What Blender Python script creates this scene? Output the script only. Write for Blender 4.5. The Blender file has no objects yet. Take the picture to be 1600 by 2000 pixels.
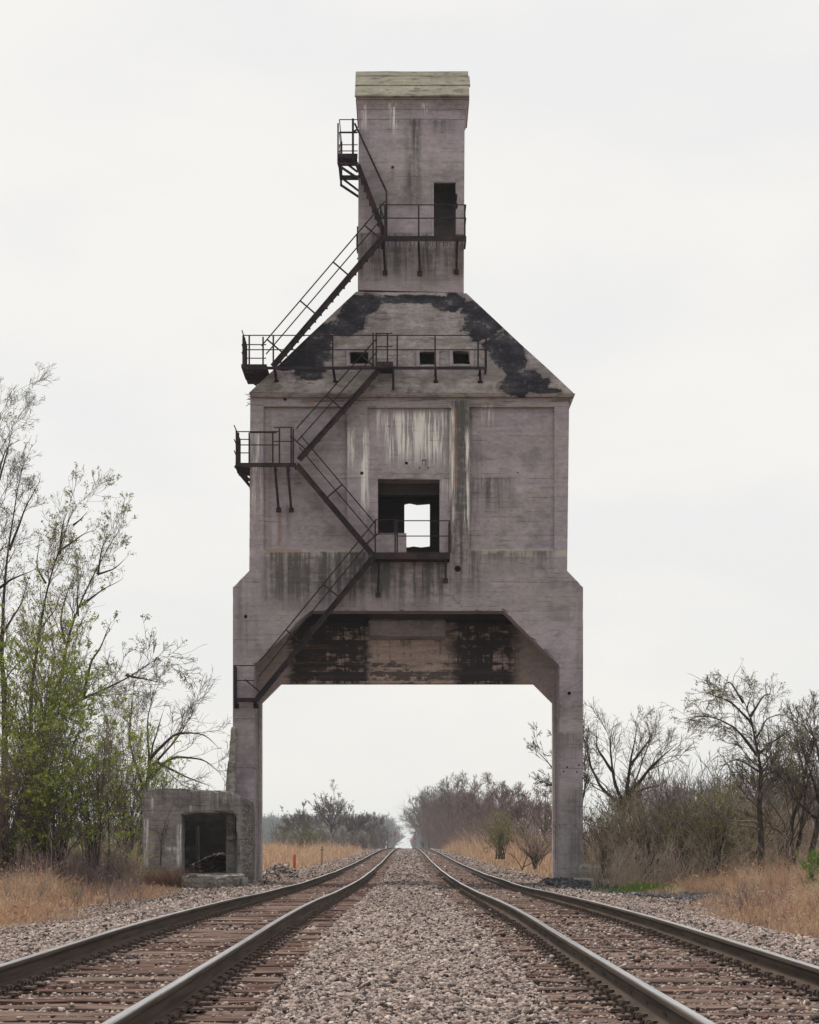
import bpy, bmesh, math, random
import numpy as np
from mathutils import Vector, Matrix
C = bpy.context.scene
COL = C.collection
R_ = math.radians

# ------------------------------------------------------------------ camera / light
F, CX, HY, CH = 3900.0, 795.0, 1652.0, 0.9     # focal length and horizon in photograph pixels, eye height
cam_d = bpy.data.cameras.new('camera'); cam = bpy.data.objects.new('camera', cam_d); COL.objects.link(cam)
cam.location = (0, 0, CH); cam.rotation_euler = (R_(90), 0, 0)
cam_d.sensor_fit = 'AUTO'; cam_d.sensor_width = 36; cam_d.lens = F * 36 / 2000
cam_d.shift_x = (800 - CX) / 2000; cam_d.shift_y = (HY - 1000) / 2000
cam_d.clip_start = 0.1; cam_d.clip_end = 9000
C.camera = cam
SUN_EL, SUN_SX, SUN_SY = 64.0, 0.27, 0.36        # shadows fall to the right and towards the camera
sd = bpy.data.lights.new('sun', 'SUN'); sd.energy = 3.4; sd.angle = R_(1.2); sd.color = (1.0, 0.94, 0.86)
sun = bpy.data.objects.new('sun', sd); COL.objects.link(sun)
vd = Vector((SUN_SX, -SUN_SY, -math.hypot(SUN_SX, SUN_SY) * math.tan(R_(SUN_EL))))
sun.rotation_euler = vd.to_track_quat('-Z', 'Y').to_euler(); sun.location = (0, 60, 80)
C.view_settings.view_transform = 'Standard'; C.view_settings.look = 'None'
C.view_settings.exposure = 0.0; C.view_settings.gamma = 1.0
C.cycles.use_denoising = True; C.cycles.denoising_input_passes = 'RGB_ALBEDO_NORMAL'; C.cycles.denoising_prefilter = 'ACCURATE'; C.cycles.use_adaptive_sampling = False
C.cycles.max_bounces = 5; C.cycles.diffuse_bounces = 3; C.cycles.glossy_bounces = 2
C.cycles.transparent_max_bounces = 4; C.cycles.volume_bounces = 1

W = bpy.data.worlds.new('World'); C.world = W; W.use_nodes = True
def build_world():
    nt = W.node_tree; nt.nodes.clear(); L = nt.links
    out = nt.nodes.new('ShaderNodeOutputWorld'); bg = nt.nodes.new('ShaderNodeBackground')
    sky = nt.nodes.new('ShaderNodeTexSky'); sky.sky_type = 'NISHITA'; sky.sun_disc = False
    sky.sun_elevation = R_(SUN_EL); sky.sun_rotation = math.atan2(-SUN_SX, SUN_SY); sky.dust_density = 4
    tc = nt.nodes.new('ShaderNodeTexCoord')
    mp = nt.nodes.new('ShaderNodeMapping'); mp.inputs['Scale'].default_value = (3.2, 3.2, 7.5); mp.inputs['Rotation'].default_value = (0, R_(18), 0)
    L.new(tc.outputs['Generated'], mp.inputs['Vector'])
    n1 = nt.nodes.new('ShaderNodeTexNoise'); n1.inputs['Scale'].default_value = 1.6; n1.inputs['Detail'].default_value = 5; n1.inputs['Roughness'].default_value = .5
    L.new(mp.outputs[0], n1.inputs['Vector'])
    cr = nt.nodes.new('ShaderNodeValToRGB')           # thin overcast: cool grey to warm white cloud
    cr.color_ramp.elements[0].position = .40; cr.color_ramp.elements[0].color = (8.95, 8.92, 8.8, 1)
    cr.color_ramp.elements[1].position = .60; cr.color_ramp.elements[1].color = (9.65, 9.42, 9.0, 1)
    L.new(n1.outputs[0], cr.inputs[0])
    mx = nt.nodes.new('ShaderNodeMix'); mx.data_type = 'RGBA'; mx.inputs[0].default_value = 0.93
    L.new(sky.outputs[0], mx.inputs[6]); L.new(cr.outputs[0], mx.inputs[7])
    L.new(mx.outputs[2], bg.inputs['Color']); bg.inputs['Strength'].default_value = 0.1
    L.new(bg.outputs[0], out.inputs[0])
build_world()

# ------------------------------------------------------------------ helpers
def X_(px, D=65.0): return (px - CX) * D / F
def Z_(py, D=65.0): return CH + (HY - py) * D / F
def P_(px, py, D=65.0): return Vector((X_(px, D), D, Z_(py, D)))

def np_mesh(name, V, faces_list, smooth=False):
    """faces_list: list of int arrays (n,k)"""
    me = bpy.data.meshes.new(name)
    V = np.asarray(V, np.float32).reshape(-1, 3)
    me.vertices.add(len(V)); me.vertices.foreach_set('co', V.ravel())
    loops = np.concatenate([f.ravel() for f in faces_list]).astype(np.int32)
    starts = []; s = 0
    for f in faces_list:
        n, k = f.shape; starts.append(s + np.arange(n) * k); s += n * k
    starts = np.concatenate(starts).astype(np.int32)
    me.loops.add(len(loops)); me.loops.foreach_set('vertex_index', loops)
    me.polygons.add(len(starts)); me.polygons.foreach_set('loop_start', starts)
    me.update(calc_edges=True)
    if smooth: me.polygons.foreach_set('use_smooth', np.ones(len(starts), bool))
    return me

def link(name, me, mats=None, parent=None, loc=None):
    o = bpy.data.objects.new(name, me); COL.objects.link(o)
    if mats is not None:
        for m in (mats if isinstance(mats, (list, tuple)) else [mats]): me.materials.append(m)
    if parent is not None: o.parent = parent
    if loc is not None: o.location = loc
    return o
def tag(o, label=None, cat=None, group=None, kind=None):
    if label: o['label'] = label
    if cat: o['category'] = cat
    if group: o['group'] = group
    if kind: o['kind'] = kind
    return o
def thing(name, label, cat, group=None, loc=(0, 0, 0)):
    o = bpy.data.objects.new(name, None); COL.objects.link(o); o.location = loc; o.empty_display_size = .3
    return tag(o, label, cat, group)

class MB:
    """collects solids, links them as one mesh; coordinates are world, shifted by the parent's location"""
    def __init__(s): s.bm = bmesh.new()
    def box(s, x0, x1, y0, y1, z0, z1, mi=0):
        vs = [s.bm.verts.new((x, y, z)) for x in (x0, x1) for y in (y0, y1) for z in (z0, z1)]
        for f in ((0, 1, 3, 2), (4, 6, 7, 5), (0, 4, 5, 1), (2, 3, 7, 6), (0, 2, 6, 4), (1, 5, 7, 3)):
            fc = s.bm.faces.new([vs[i] for i in f]); fc.material_index = mi
        return s
    def prism(s, poly, y0, y1, mi=0):
        """poly: (x,z) list, extruded along y"""
        a = [s.bm.verts.new((x, y0, z)) for x, z in poly]; b = [s.bm.verts.new((x, y1, z)) for x, z in poly]
        n = len(poly)
        fs = [s.bm.faces.new(a), s.bm.faces.new(b[::-1])]
        for i in range(n):
            j = (i + 1) % n; fs.append(s.bm.faces.new((a[j], a[i], b[i], b[j])))
        for f in fs: f.material_index = mi
        return s
    def hexa(s, bot, top):
        """bot/top: four points each"""
        a = [s.bm.verts.new(p) for p in bot]; b = [s.bm.verts.new(p) for p in top]
        s.bm.faces.new(a[::-1]); s.bm.faces.new(b)
        for i in range(4):
            j = (i + 1) % 4; s.bm.faces.new((a[i], a[j], b[j], b[i]))
        return s
    def bar(s, p, q, w, h, up=(0, 0, 1)):
        p = Vector(p); q = Vector(q); t = (q - p).normalized(); u = Vector(up)
        if abs(t.dot(u)) > .98: u = Vector((0, 1, 0))
        a = t.cross(u).normalized() * w / 2; b = a.cross(t).normalized() * h / 2
        vs = [s.bm.verts.new(c + sa * a + sb * b) for c in (p, q) for sa, sb in ((-1, -1), (1, -1), (1, 1), (-1, 1))]
        for f in ((0, 1, 2, 3), (7, 6, 5, 4), (0, 4, 5, 1), (1, 5, 6, 2), (2, 6, 7, 3), (3, 7, 4, 0)):
            s.bm.faces.new([vs[i] for i in f])
        return s
    def rod(s, p, q, r, n=6, r2=None):
        p = Vector(p); q = Vector(q); t = (q - p).normalized(); r2 = r if r2 is None else r2
        u = Vector((0, 0, 1)) if abs(t.z) < .9 else Vector((1, 0, 0))
        a = t.cross(u).normalized(); b = t.cross(a)
        A = [s.bm.verts.new(p + (a * math.cos(k * 2 * math.pi / n) + b * math.sin(k * 2 * math.pi / n)) * r) for k in range(n)]
        B = [s.bm.verts.new(q + (a * math.cos(k * 2 * math.pi / n) + b * math.sin(k * 2 * math.pi / n)) * r2) for k in range(n)]
        for k in range(n):
            j = (k + 1) % n; s.bm.faces.new((A[k], A[j], B[j], B[k]))
        s.bm.faces.new(A[::-1]); s.bm.faces.new(B)
        return s
    def rods(s, pts, r, n=6):
        for a, b in zip(pts[:-1], pts[1:]): s.rod(a, b, r, n)
        return s
    def mesh(s, name, off=None):
        bmesh.ops.recalc_face_normals(s.bm, faces=s.bm.faces[:])
        if off is not None: bmesh.ops.translate(s.bm, verts=s.bm.verts[:], vec=-Vector(off))
        me = bpy.data.meshes.new(name); s.bm.to_mesh(me); s.bm.free(); return me
    def build(s, name, mats, parent=None, off=None):
        if off is None and parent is not None:
            off = Vector(parent.location)
            if parent.parent is not None: off = off + Vector(parent.parent.location)
        return link(name, s.mesh(name, off), mats, parent)

def cut(o, cutters, self_=False):
    """boolean difference, applied; cutters: MB objects in world coordinates"""
    for mb in cutters:
        me = mb.mesh('cutter'); co = bpy.data.objects.new('cutter', me); COL.objects.link(co)
        bpy.context.view_layer.update()
        m = o.modifiers.new('b', 'BOOLEAN'); m.operation = 'DIFFERENCE'; m.solver = 'EXACT'; m.use_self = self_; m.object = co
        dg = bpy.context.evaluated_depsgraph_get(); dg.update()
        nm = bpy.data.meshes.new_from_object(o.evaluated_get(dg))
        o.modifiers.remove(m); old = o.data; mats = [x for x in old.materials]
        o.data = nm; nm.name = old.name
        bpy.data.objects.remove(co); bpy.data.meshes.remove(me); bpy.data.meshes.remove(old)
        if len(nm.materials) == 0:
            for x in mats: nm.materials.append(x)
def chip(o, w=.025, seg=1):
    m = o.modifiers.new('bevel', 'BEVEL'); m.width = w; m.segments = seg; m.limit_method = 'ANGLE'; m.angle_limit = R_(50); m.harden_normals = False
def roughen(o, cuts, amp, scale, seed=0):
    """weathered irregular mass: subdivide and push vertices about"""
    from mathutils import noise
    bm = bmesh.new(); bm.from_mesh(o.data)
    bmesh.ops.subdivide_edges(bm, edges=bm.edges[:], cuts=cuts, use_grid_fill=True)
    for v in bm.verts:
        n = noise.noise_vector((v.co * scale) + Vector((seed, seed * 2, 0))) + .5 * noise.noise_vector((v.co * scale * 2.7) + Vector((seed, 7, 0)))
        v.co += n * amp
    bm.to_mesh(o.data); bm.free()

def crumble(o, vox, amp, seed=0, edge=.0):
    """remesh finely, then eat away at the surface with noise at several scales"""
    from mathutils import noise
    m = o.modifiers.new('r', 'REMESH'); m.mode = 'VOXEL'; m.voxel_size = vox; m.use_smooth_shade = False
    bpy.context.view_layer.update(); dg = bpy.context.evaluated_depsgraph_get(); nm = bpy.data.meshes.new_from_object(o.evaluated_get(dg))
    o.modifiers.clear(); old = o.data; mats = list(old.materials); o.data = nm; nm.name = old.name; bpy.data.meshes.remove(old)
    nm.materials.clear()
    for x in mats: nm.materials.append(x)
    bm = bmesh.new(); bm.from_mesh(nm); bm.normal_update(); new = []
    for v in bm.verts:
        c = v.co + Vector((seed * 3.1, seed, 0)); n1 = noise.noise(c * 1.3); n2 = noise.noise(c * 4.1); n3 = noise.noise(c * 11.0)
        sharp = 0.0
        for e in v.link_edges:
            if len(e.link_faces) == 2 and e.calc_face_angle(0) > .5: sharp = 1.0; break
        d = amp * (.5 * n1 + .5 * n2 + .3 * n3) - sharp * edge * max(0, .5 + n1 + .8 * n2)
        new.append(v.co + v.normal * d)
    for v, c in zip(bm.verts, new): v.co = c
    bm.to_mesh(nm); bm.free()

# ------------------------------------------------------------------ node maths
class V:
    def __init__(s, nt, sock): s.nt, s.s = nt, sock
    def _m(s, op, *a, clamp=False):
        n = s.nt.nodes.new('ShaderNodeMath'); n.operation = op; n.use_clamp = clamp
        for i, x in enumerate((s,) + a):
            if isinstance(x, V): s.nt.links.new(x.s, n.inputs[i])
            else: n.inputs[i].default_value = x
        return V(s.nt, n.outputs[0])
    def __add__(s, o): return s._m('ADD', o)
    __radd__ = __add__
    def __mul__(s, o): return s._m('MULTIPLY', o)
    __rmul__ = __mul__
    def __sub__(s, o): return s._m('SUBTRACT', o)
    def __rsub__(s, o): return (s * -1) + o
    def __truediv__(s, o): return s._m('DIVIDE', o)
    def max(s, o): return s._m('MAXIMUM', o)
    def min(s, o): return s._m('MINIMUM', o)
    def abs(s): return s._m('ABSOLUTE')
    def frac(s): return s._m('FRACT')
    def floor(s): return s._m('FLOOR')
    def sqrt(s): return s._m('SQRT')
    def pow(s, k): return s._m('POWER', k)
    def sat(s): return s._m('ADD', 0.0, clamp=True)
    def ss(s, a, b):
        n = s.nt.nodes.new('ShaderNodeMapRange'); n.interpolation_type = 'SMOOTHSTEP'
        flip = a > b
        n.inputs['From Min'].default_value = min(a, b); n.inputs['From Max'].default_value = max(a, b)
        n.inputs['To Min'].default_value = 1.0 if flip else 0.0; n.inputs['To Max'].default_value = 0.0 if flip else 1.0
        s.nt.links.new(s.s, n.inputs['Value']); return V(s.nt, n.outputs[0])
class G:
    """material builder"""
    def __init__(s, name, rough=.9, spec=.3, metallic=0):
        s.m = bpy.data.materials.new(name); s.m.use_nodes = True; s.nt = s.m.node_tree
        s.b = s.nt.nodes['Principled BSDF']; s.b.inputs['Roughness'].default_value = rough
        s.b.inputs['Specular IOR Level'].default_value = spec; s.b.inputs['Metallic'].default_value = metallic
        g = s.nt.nodes.new('ShaderNodeNewGeometry'); s.geo = g
        sp = s.nt.nodes.new('ShaderNodeSeparateXYZ'); s.nt.links.new(g.outputs['Position'], sp.inputs[0])
        s.x, s.y, s.z = (V(s.nt, o) for o in sp.outputs)
        s.rnd = V(s.nt, g.outputs['Random Per Island'])
    def vec(s, x, y, z):
        n = s.nt.nodes.new('ShaderNodeCombineXYZ')
        for i, a in enumerate((x, y, z)):
            if isinstance(a, V): s.nt.links.new(a.s, n.inputs[i])
            else: n.inputs[i].default_value = a
        return n.outputs[0]
    def pos(s, sx=1, sy=1, sz=1, o=0.0): return s.vec(s.x * sx + o, s.y * sy, s.z * sz)
    def noise(s, vec, scale=1.0, detail=3, rough=.55, dist=0):
        n = s.nt.nodes.new('ShaderNodeTexNoise'); s.nt.links.new(vec, n.inputs['Vector'])
        n.inputs['Scale'].default_value = scale; n.inputs['Detail'].default_value = detail; n.inputs['Roughness'].default_value = rough; n.inputs['Distortion'].default_value = dist
        return V(s.nt, n.outputs[0])
    def voro(s, vec, scale, out='Distance', feat='F1'):
        n = s.nt.nodes.new('ShaderNodeTexVoronoi'); n.feature = feat; s.nt.links.new(vec, n.inputs['Vector']); n.inputs['Scale'].default_value = scale
        return n.outputs[out]
    def c(s, rgb):
        n = s.nt.nodes.new('ShaderNodeRGB'); n.outputs[0].default_value = (*rgb, 1); return n.outputs[0]
    def mix(s, f, a, b, mode='MIX'):
        n = s.nt.nodes.new('ShaderNodeMix'); n.data_type = 'RGBA'; n.blend_type = mode; n.clamp_factor = True
        for i, v in ((0, f), (6, a), (7, b)):
            if isinstance(v, V): s.nt.links.new(v.s, n.inputs[i])
            elif isinstance(v, (int, float)): n.inputs[i].default_value = v
            elif isinstance(v, tuple): n.inputs[i].default_value = (*v, 1)
            else: s.nt.links.new(v, n.inputs[i])
        return n.outputs[2]
    def gain(s, col, k):
        """multiply a colour by a scalar V"""
        n = s.nt.nodes.new('ShaderNodeVectorMath'); n.operation = 'SCALE'; s.nt.links.new(col, n.inputs[0]); s.nt.links.new(k.s, n.inputs['Scale']); return n.outputs[0]
    def ramp(s, f, stops):
        n = s.nt.nodes.new('ShaderNodeValToRGB'); e = n.color_ramp.elements
        while len(e) < len(stops): e.new(0.5)
        for i, (p, c) in enumerate(stops): e[i].position = p; e[i].color = (*c, 1)
        s.nt.links.new(f.s, n.inputs[0]); return n.outputs[0]
    def bump(s, h, strength=.5, dist=.02):
        n = s.nt.nodes.new('ShaderNodeBump'); n.inputs['Strength'].default_value = strength; n.inputs['Distance'].default_value = dist
        s.nt.links.new(h.s, n.inputs['Height']); s.nt.links.new(n.outputs[0], s.b.inputs['Normal'])
    def done(s, col, rough=None):
        s.nt.links.new(col, s.b.inputs['Base Color'])
        if rough is not None: s.nt.links.new(rough.s, s.b.inputs['Roughness'])
        return s.m

# ------------------------------------------------------------------ materials
def box_mask(g, px0, px1, py0, py1, sx=.08, st=.05, sb=1.0, D=65.0, wob=None):
    """soft-edged rectangle given in measured front-plane positions; fades over sb metres at its foot"""
    x = g.x if wob is None else g.x + wob
    z = g.z if wob is None else g.z + wob * (sb * 2.2)
    a, b = X_(px0, D), X_(px1, D); zt, zb = Z_(py0, D), Z_(py1, D)
    return x.ss(a - sx, a + sx) * x.ss(b + sx, b - sx) * g.z.ss(zt + st, zt - st) * z.ss(zb - sb * .3, zb + sb)
def blob(g, px, py, rx, ry, D=65.0):
    dx = (g.x - X_(px, D)) / (rx * D / F); dz = (g.z - Z_(py, D)) / (ry * D / F)
    return 1.0 - (dx * dx + dz * dz).sqrt()

def concrete(name, base=(.335, .288, .322), kind='front'):
    g = G(name, .96, .06)
    big = g.noise(g.pos(.6, .6, .45), 1.0, 4); mid = g.noise(g.pos(1.2, 1.2, 2.2), 2.5, 5, .62); fine = g.noise(g.pos(), 28, 3, .7); tarh = None
    boardn = g.noise(g.pos(.25, .25, 6.5), 1.0, 2)
    fr = ((g.z + (g.noise(g.pos(.6, .6, 1.0), 1.0, 1) - .5) * .04) / .155).frac()
    line = fr.ss(.0, .05) * fr.ss(.16, .06)                       # narrow board-form seam
    seamn = g.noise(g.pos(.9, .9, 3.3), 1.3, 5, .65).ss(.49, .64)
    seam = line * seamn
    bid = (g.z / .155).floor()
    n1 = g.nt.nodes.new('ShaderNodeTexWhiteNoise'); n1.noise_dimensions = '1D'; g.nt.links.new(bid.s, n1.inputs['W'])
    btone = V(g.nt, n1.outputs['Value'])
    val = big * .38 + mid * .60 + fine * .26 + btone * .06 + boardn * .24 + .24
    mot = g.noise(g.pos(1, 1, 1.3, 17.0), 7.5, 5, .68); val = val + (mot - .5) * .75; val = val - seam * (.55 if kind == 'hut' else .28)
    # pinholes
    pin = V(g.nt, g.voro(g.vec(g.x, g.y, g.z), 3.1)).ss(.075, .05)
    val = val * (1.0 - pin * .5)
    lid = ((g.z + (g.noise(g.pos(.4, .4, 0, 3.0), 1.0, 2) - .5) * .12) / 1.22).floor(); n2_ = g.nt.nodes.new('ShaderNodeTexWhiteNoise'); n2_.noise_dimensions = '1D'; g.nt.links.new(lid.s, n2_.inputs['W']); val = val + (V(g.nt, n2_.outputs['Value']) - .5) * .16
    tint = g.noise(g.pos(.33, .33, .4, 13.0), 1.3, 5, .6)
    col = g.gain(g.mix(tint.ss(.38, .62), g.c(base), (base[0] * .92, base[1] * .97, base[2] * .88)), val)
    patchy = g.noise(g.pos(.8, .8, 1.0, 21.0), 1.1, 6, .66)
    col = g.mix(patchy.ss(.51, .64) * .6, col, g.gain(g.c((base[0] * .55, base[1] * .57, base[2] * .55)), val))
    col = g.mix(patchy.ss(.42, .34) * .55, col, g.gain(g.c((base[0] * 1.25, base[1] * 1.25, base[2] * 1.2)), val))
    wv = g.noise(g.pos(1, 1, 1, 5.5), 1.2, 4, .6); vv = g.voro(g.vec(g.x + wv * 1.2, g.y * .3, g.z + wv * .9), .33, 'Distance', 'DISTANCE_TO_EDGE')
    crk = V(g.nt, vv).ss(.0055, .001) * g.noise(g.pos(.4, .4, .4, 31.0), 1.0, 2).ss(.5, .58)
    col = g.mix(crk * .45, col, (.07, .062, .065))
    spall = g.noise(g.pos(1.4, 1.4, 2.0, 40.0), 2.2, 6, .7).ss(.68, .70)
    col = g.mix(spall * .5, col, (.16, .14, .135))
    col = g.mix(g.noise(g.pos(.5, .5, .5, 9.0), 1.0, 3).ss(.42, .7) * .35, col, g.gain(g.c((base[0] * .98, base[1] * 1.02, base[2] * .9)), val))
    str1 = g.noise(g.vec(g.x * 5.5, g.y * 5.5, g.z * .32), 1.0, 4, .6); str2 = g.noise(g.vec(g.x * 14 + 3.1, g.y * 9, g.z * .7), 1.0, 4, .65)
    str3 = g.noise(g.vec(g.x * 3.6 + 7.7, g.y * 3.6, g.z * .28), 1.0, 5, .6); strk = (str1 * .6 + str2 * .5).ss(.48, .68)
    dk = None; wh = None; ru = None
    def mx(a, b): return b if a is None else a.max(b)
    if kind == 'front':
        wob = (g.noise(g.pos(1, 1, 1.4), 2.0, 3) - .5) * .25
        soft = (str1 * .5 + mid * .7).ss(.42, .72)
        for b_, k in (((515, 885, 1078, 1190), 1.05), ((735, 880, 1082, 1180), 1.0), ((885, 950, 1075, 1175), .8), ((950, 1085, 1075, 1120), .8), ((880, 919, 782, 1130), 1.35),
                      ((915, 1000, 930, 1010), .8), ((920, 945, 850, 1072), .55), ((520, 585, 905, 960), .7), ((545, 575, 985, 1075), .45), ((460, 500, 1130, 1290), .45), ((1090, 1139, 1135, 1180), .5),
                      ((1085, 1139, 1430, 1500), .5), ((1110, 1139, 1540, 1720), .6), ((1125, 1142, 1150, 1420), .35)):
            dk = mx(dk, box_mask(g, *b_, sx=.25, sb=.9, wob=wob) * k)
        dk = dk * (soft * .75 + strk * .6)
        drip = box_mask(g, 889, 902, 1118, 1180, sx=.05, sb=.5)
        dk = dk.max(drip * .6)
        ssharp = str2.ss(.5, .6)
        for b_, k in (((752, 872, 806, 905), 1.0), ((735, 765, 800, 860), .55), ((680, 693, 840, 920), .9), ((706, 720, 840, 1010), .9), ((690, 712, 905, 935), .6), ((879, 888, 800, 1075), .95), ((908, 917, 840, 1050), .95), ((862, 882, 937, 985), .7), ((490, 512, 840, 1010), .6),
                      ((940, 965, 795, 830), .6), ((1080, 1092, 1640, 1700), .5)):
            wh = mx(wh, box_mask(g, *b_, sx=.05, st=.2, sb=.9, wob=wob * .3) * k)
        wh = wh * (ssharp * .6 + (str3 * .75 + str2 * .35).ss(.50, .62) * .95)
        for b_, k in (((524, 530, 800, 1072), .4), ((542, 548, 990, 1072), .8), ((886, 893, 800, 960), .8), ((520, 590, 1072, 1086), .9), ((955, 970, 775, 793), .7), ((600, 615, 775, 800), .5)):
            ru = mx(ru, box_mask(g, *b_, sx=.05, sb=.3, wob=wob * .3) * k)
        # scabby header band under the eaves, paler splash on the ledges, patched foot of the right leg
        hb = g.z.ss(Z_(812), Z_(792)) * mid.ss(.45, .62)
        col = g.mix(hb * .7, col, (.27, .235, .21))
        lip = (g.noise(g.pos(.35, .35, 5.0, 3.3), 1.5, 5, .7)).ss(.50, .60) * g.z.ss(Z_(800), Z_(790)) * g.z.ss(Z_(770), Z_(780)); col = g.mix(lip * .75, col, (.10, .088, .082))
        ledge = g.z.ss(Z_(1090), Z_(1084)) * g.z.ss(Z_(1068), Z_(1076)) * g.noise(g.pos(1, 1, 2), 1.5, 3).ss(.42, .58)
        col = g.mix(ledge * .75, col, (.46, .435, .37))
        foot = g.z.ss(Z_(1608), Z_(1612)) * mid.ss(.38, .5)
        col = g.mix(foot * .55, col, g.gain(g.c((.27, .265, .27)), val))
        joint = None
        for py in (933, 1136, 1250, 1404, 1500, 1610):
            wz = (g.noise(g.pos(.5, .5, 0, py * 1.0), 1.0, 2) - .5) * .10
            d = ((g.z + wz) - Z_(py)).abs(); joint = mx(joint, d.ss(.022, .006))
        col = g.mix(joint * g.noise(g.pos(.9, .9, .9, 5.0), 1.5, 2).ss(.4, .55) * .55, col, (.09, .08, .085))
    if kind == 'head':
        wob = (g.noise(g.pos(1, 1, 1.4), 2.0, 3) - .5) * .2
        for b_, k in (((700, 910, 455, 560), .95), ((795, 822, 232, 420), 1.15), ((840, 890, 234, 275), .9), ((704, 716, 500, 562), .6), ((745, 765, 515, 560), 1.2), ((700, 910, 198, 215), .7), ((715, 725, 232, 262), .6)):
            dk = mx(dk, box_mask(g, *b_, sx=.2, sb=.9, D=65.8, wob=wob) * k)
        dk = dk * ((str1 * .5 + mid * .7).ss(.40, .72) * .8 + strk * .5)
        for b_, k in (((763, 774, 203, 262), 1.3), ((755, 762, 204, 222), .9), ((824, 840, 204, 228), .7), ((706, 716, 205, 260), .6)):
            wh = mx(wh, box_mask(g, *b_, sx=.04, st=.1, sb=.5, D=65.8, wob=wob * .3) * k)
        wh = wh * (str2.ss(.42, .6))
        ru = box_mask(g, 764, 770, 330, 365, sx=.03, sb=.4, D=65.8) * .6
        ru = ru.max(box_mask(g, 890, 900, 515, 560, sx=.05, sb=.4, D=65.8) * .5)
        d = ((g.z + (g.noise(g.pos(.5, .5, 0), 1.0, 2) - .5) * .06) - Z_(233, 65.8)).abs(); col = g.mix(d.ss(.025, .008) * .6, col, (.1, .09, .09))
    if kind == 'roof':
        # worn, patchy face with remains of a black tar coat
        wn = (g.noise(g.pos(1, 1, 1.4), 2.3, 7, .68) - .5) * 2.1
        tar = None
        for px, py, rx, ry in ((600, 690, 42, 55), (556, 708, 44, 18), (625, 655, 30, 40), (690, 605, 30, 38), (712, 582, 36, 24), (610, 735, 26, 10), (760, 573, 170, 10), (868, 585, 26, 15), (888, 580, 22, 22), (925, 600, 26, 26),
                               (945, 630, 40, 34), (985, 668, 42, 32), (1005, 705, 26, 50), (1012, 752, 34, 28), (1040, 748, 32, 24), (1008, 735, 24, 30), (990, 690, 30, 30), (660, 635, 40, 18), (1065, 765, 40, 6)):
            tar = mx(tar, blob(g, px, py, rx * 1.36, ry * 1.36))
        thin = (tar + wn * .8 + (g.noise(g.pos(1, 1, 1, 71.0), 6, 5, .7) - .5) * .5).ss(.10, .34)
        tar = (tar + wn * .55).ss(.29, .37)
        scr = g.noise(g.pos(1, 1, 1), 7, 4, .7).ss(.62, .66)
        rag = g.noise(g.pos(1, 1, 1.3, 60.0), 2.6, 7, .7); col = g.mix(rag.ss(.53, .57) * .55, col, g.gain(g.c((.44, .41, .40)), val)); col = g.mix(rag.ss(.44, .40) * .6, col, g.gain(g.c((.13, .118, .11)), val))
        rot = g.noise(g.pos(.6, .6, 3.6), 1.4, 6, .7); crack = g.noise(g.pos(.4, .4, 5.0, 2.0), 1.6, 5, .7).ss(.56, .60) * g.noise(g.pos(.4, .4, 5.0, 2.0), 1.6, 5, .7).ss(.66, .61)
        col = g.mix(crack * .7, col, (.05, .045, .045))
        col = g.mix(rot.ss(.35, .7), col, g.gain(g.c((.225, .205, .18)), val))
        pale = g.noise(g.pos(1, 1, 2.0, 4.0), 1.9, 5, .7).ss(.60, .68) * g.z.ss(Z_(640), Z_(700))
        col = g.mix(pale * .7, col, g.gain(g.c((.47, .44, .44)), val))
        grim = g.z.ss(Z_(690), Z_(728)) * g.noise(g.pos(.8, .8, 1.2, 2.0), 1.3, 4).ss(.38, .55)
        col = g.mix(grim * .55, col, g.gain(g.c((.16, .145, .135)), val))
        crust = g.z.ss(Z_(736), Z_(752)) * mid.ss(.4, .55)
        col = g.mix(crust * .55, col, g.gain(g.c((.36, .325, .295)), val))
        wear = g.noise(g.pos(1, 1, 1.6, 3.0), 1.3, 8, .68); wear2 = g.noise(g.pos(1, 1, 1, 8.0), 9, 5, .7)
        tcol = g.mix(wear.ss(.42, .62), (.020, .020, .028), (.062, .060, .068)); tcol = g.mix(wear2.ss(.60, .68) * .6, tcol, (.15, .14, .14))
        tar = tar * (1.0 - (wear * .8 + wear2 * .25).ss(.595, .625) * .9)
        col = g.mix(thin * .42, col, (.075, .068, .068)); col = g.mix(tar * .97, col, tcol); tarh = tar
        ru = box_mask(g, 930, 945, 735, 760, sx=.06, sb=.3) * .5
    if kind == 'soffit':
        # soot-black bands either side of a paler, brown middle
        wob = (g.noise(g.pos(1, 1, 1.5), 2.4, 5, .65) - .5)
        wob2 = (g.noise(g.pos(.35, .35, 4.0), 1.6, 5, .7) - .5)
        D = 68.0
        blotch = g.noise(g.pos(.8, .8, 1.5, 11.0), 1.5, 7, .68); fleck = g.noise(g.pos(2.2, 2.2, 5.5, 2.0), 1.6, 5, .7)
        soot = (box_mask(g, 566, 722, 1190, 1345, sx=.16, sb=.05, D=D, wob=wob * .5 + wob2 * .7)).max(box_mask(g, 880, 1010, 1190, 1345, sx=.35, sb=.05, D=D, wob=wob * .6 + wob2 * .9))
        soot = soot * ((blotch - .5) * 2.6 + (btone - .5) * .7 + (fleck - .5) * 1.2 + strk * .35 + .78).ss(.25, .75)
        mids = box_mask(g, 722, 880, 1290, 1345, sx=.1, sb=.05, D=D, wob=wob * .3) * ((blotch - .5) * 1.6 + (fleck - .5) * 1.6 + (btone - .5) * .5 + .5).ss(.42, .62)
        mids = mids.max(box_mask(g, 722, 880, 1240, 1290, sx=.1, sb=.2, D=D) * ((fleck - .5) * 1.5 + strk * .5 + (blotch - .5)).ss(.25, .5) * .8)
        col = g.mix((wob2 + .5).ss(.35, .6) * .7, g.gain(g.c((.56, .45, .39)), val), g.gain(g.c((.36, .28, .245)), val))
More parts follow.
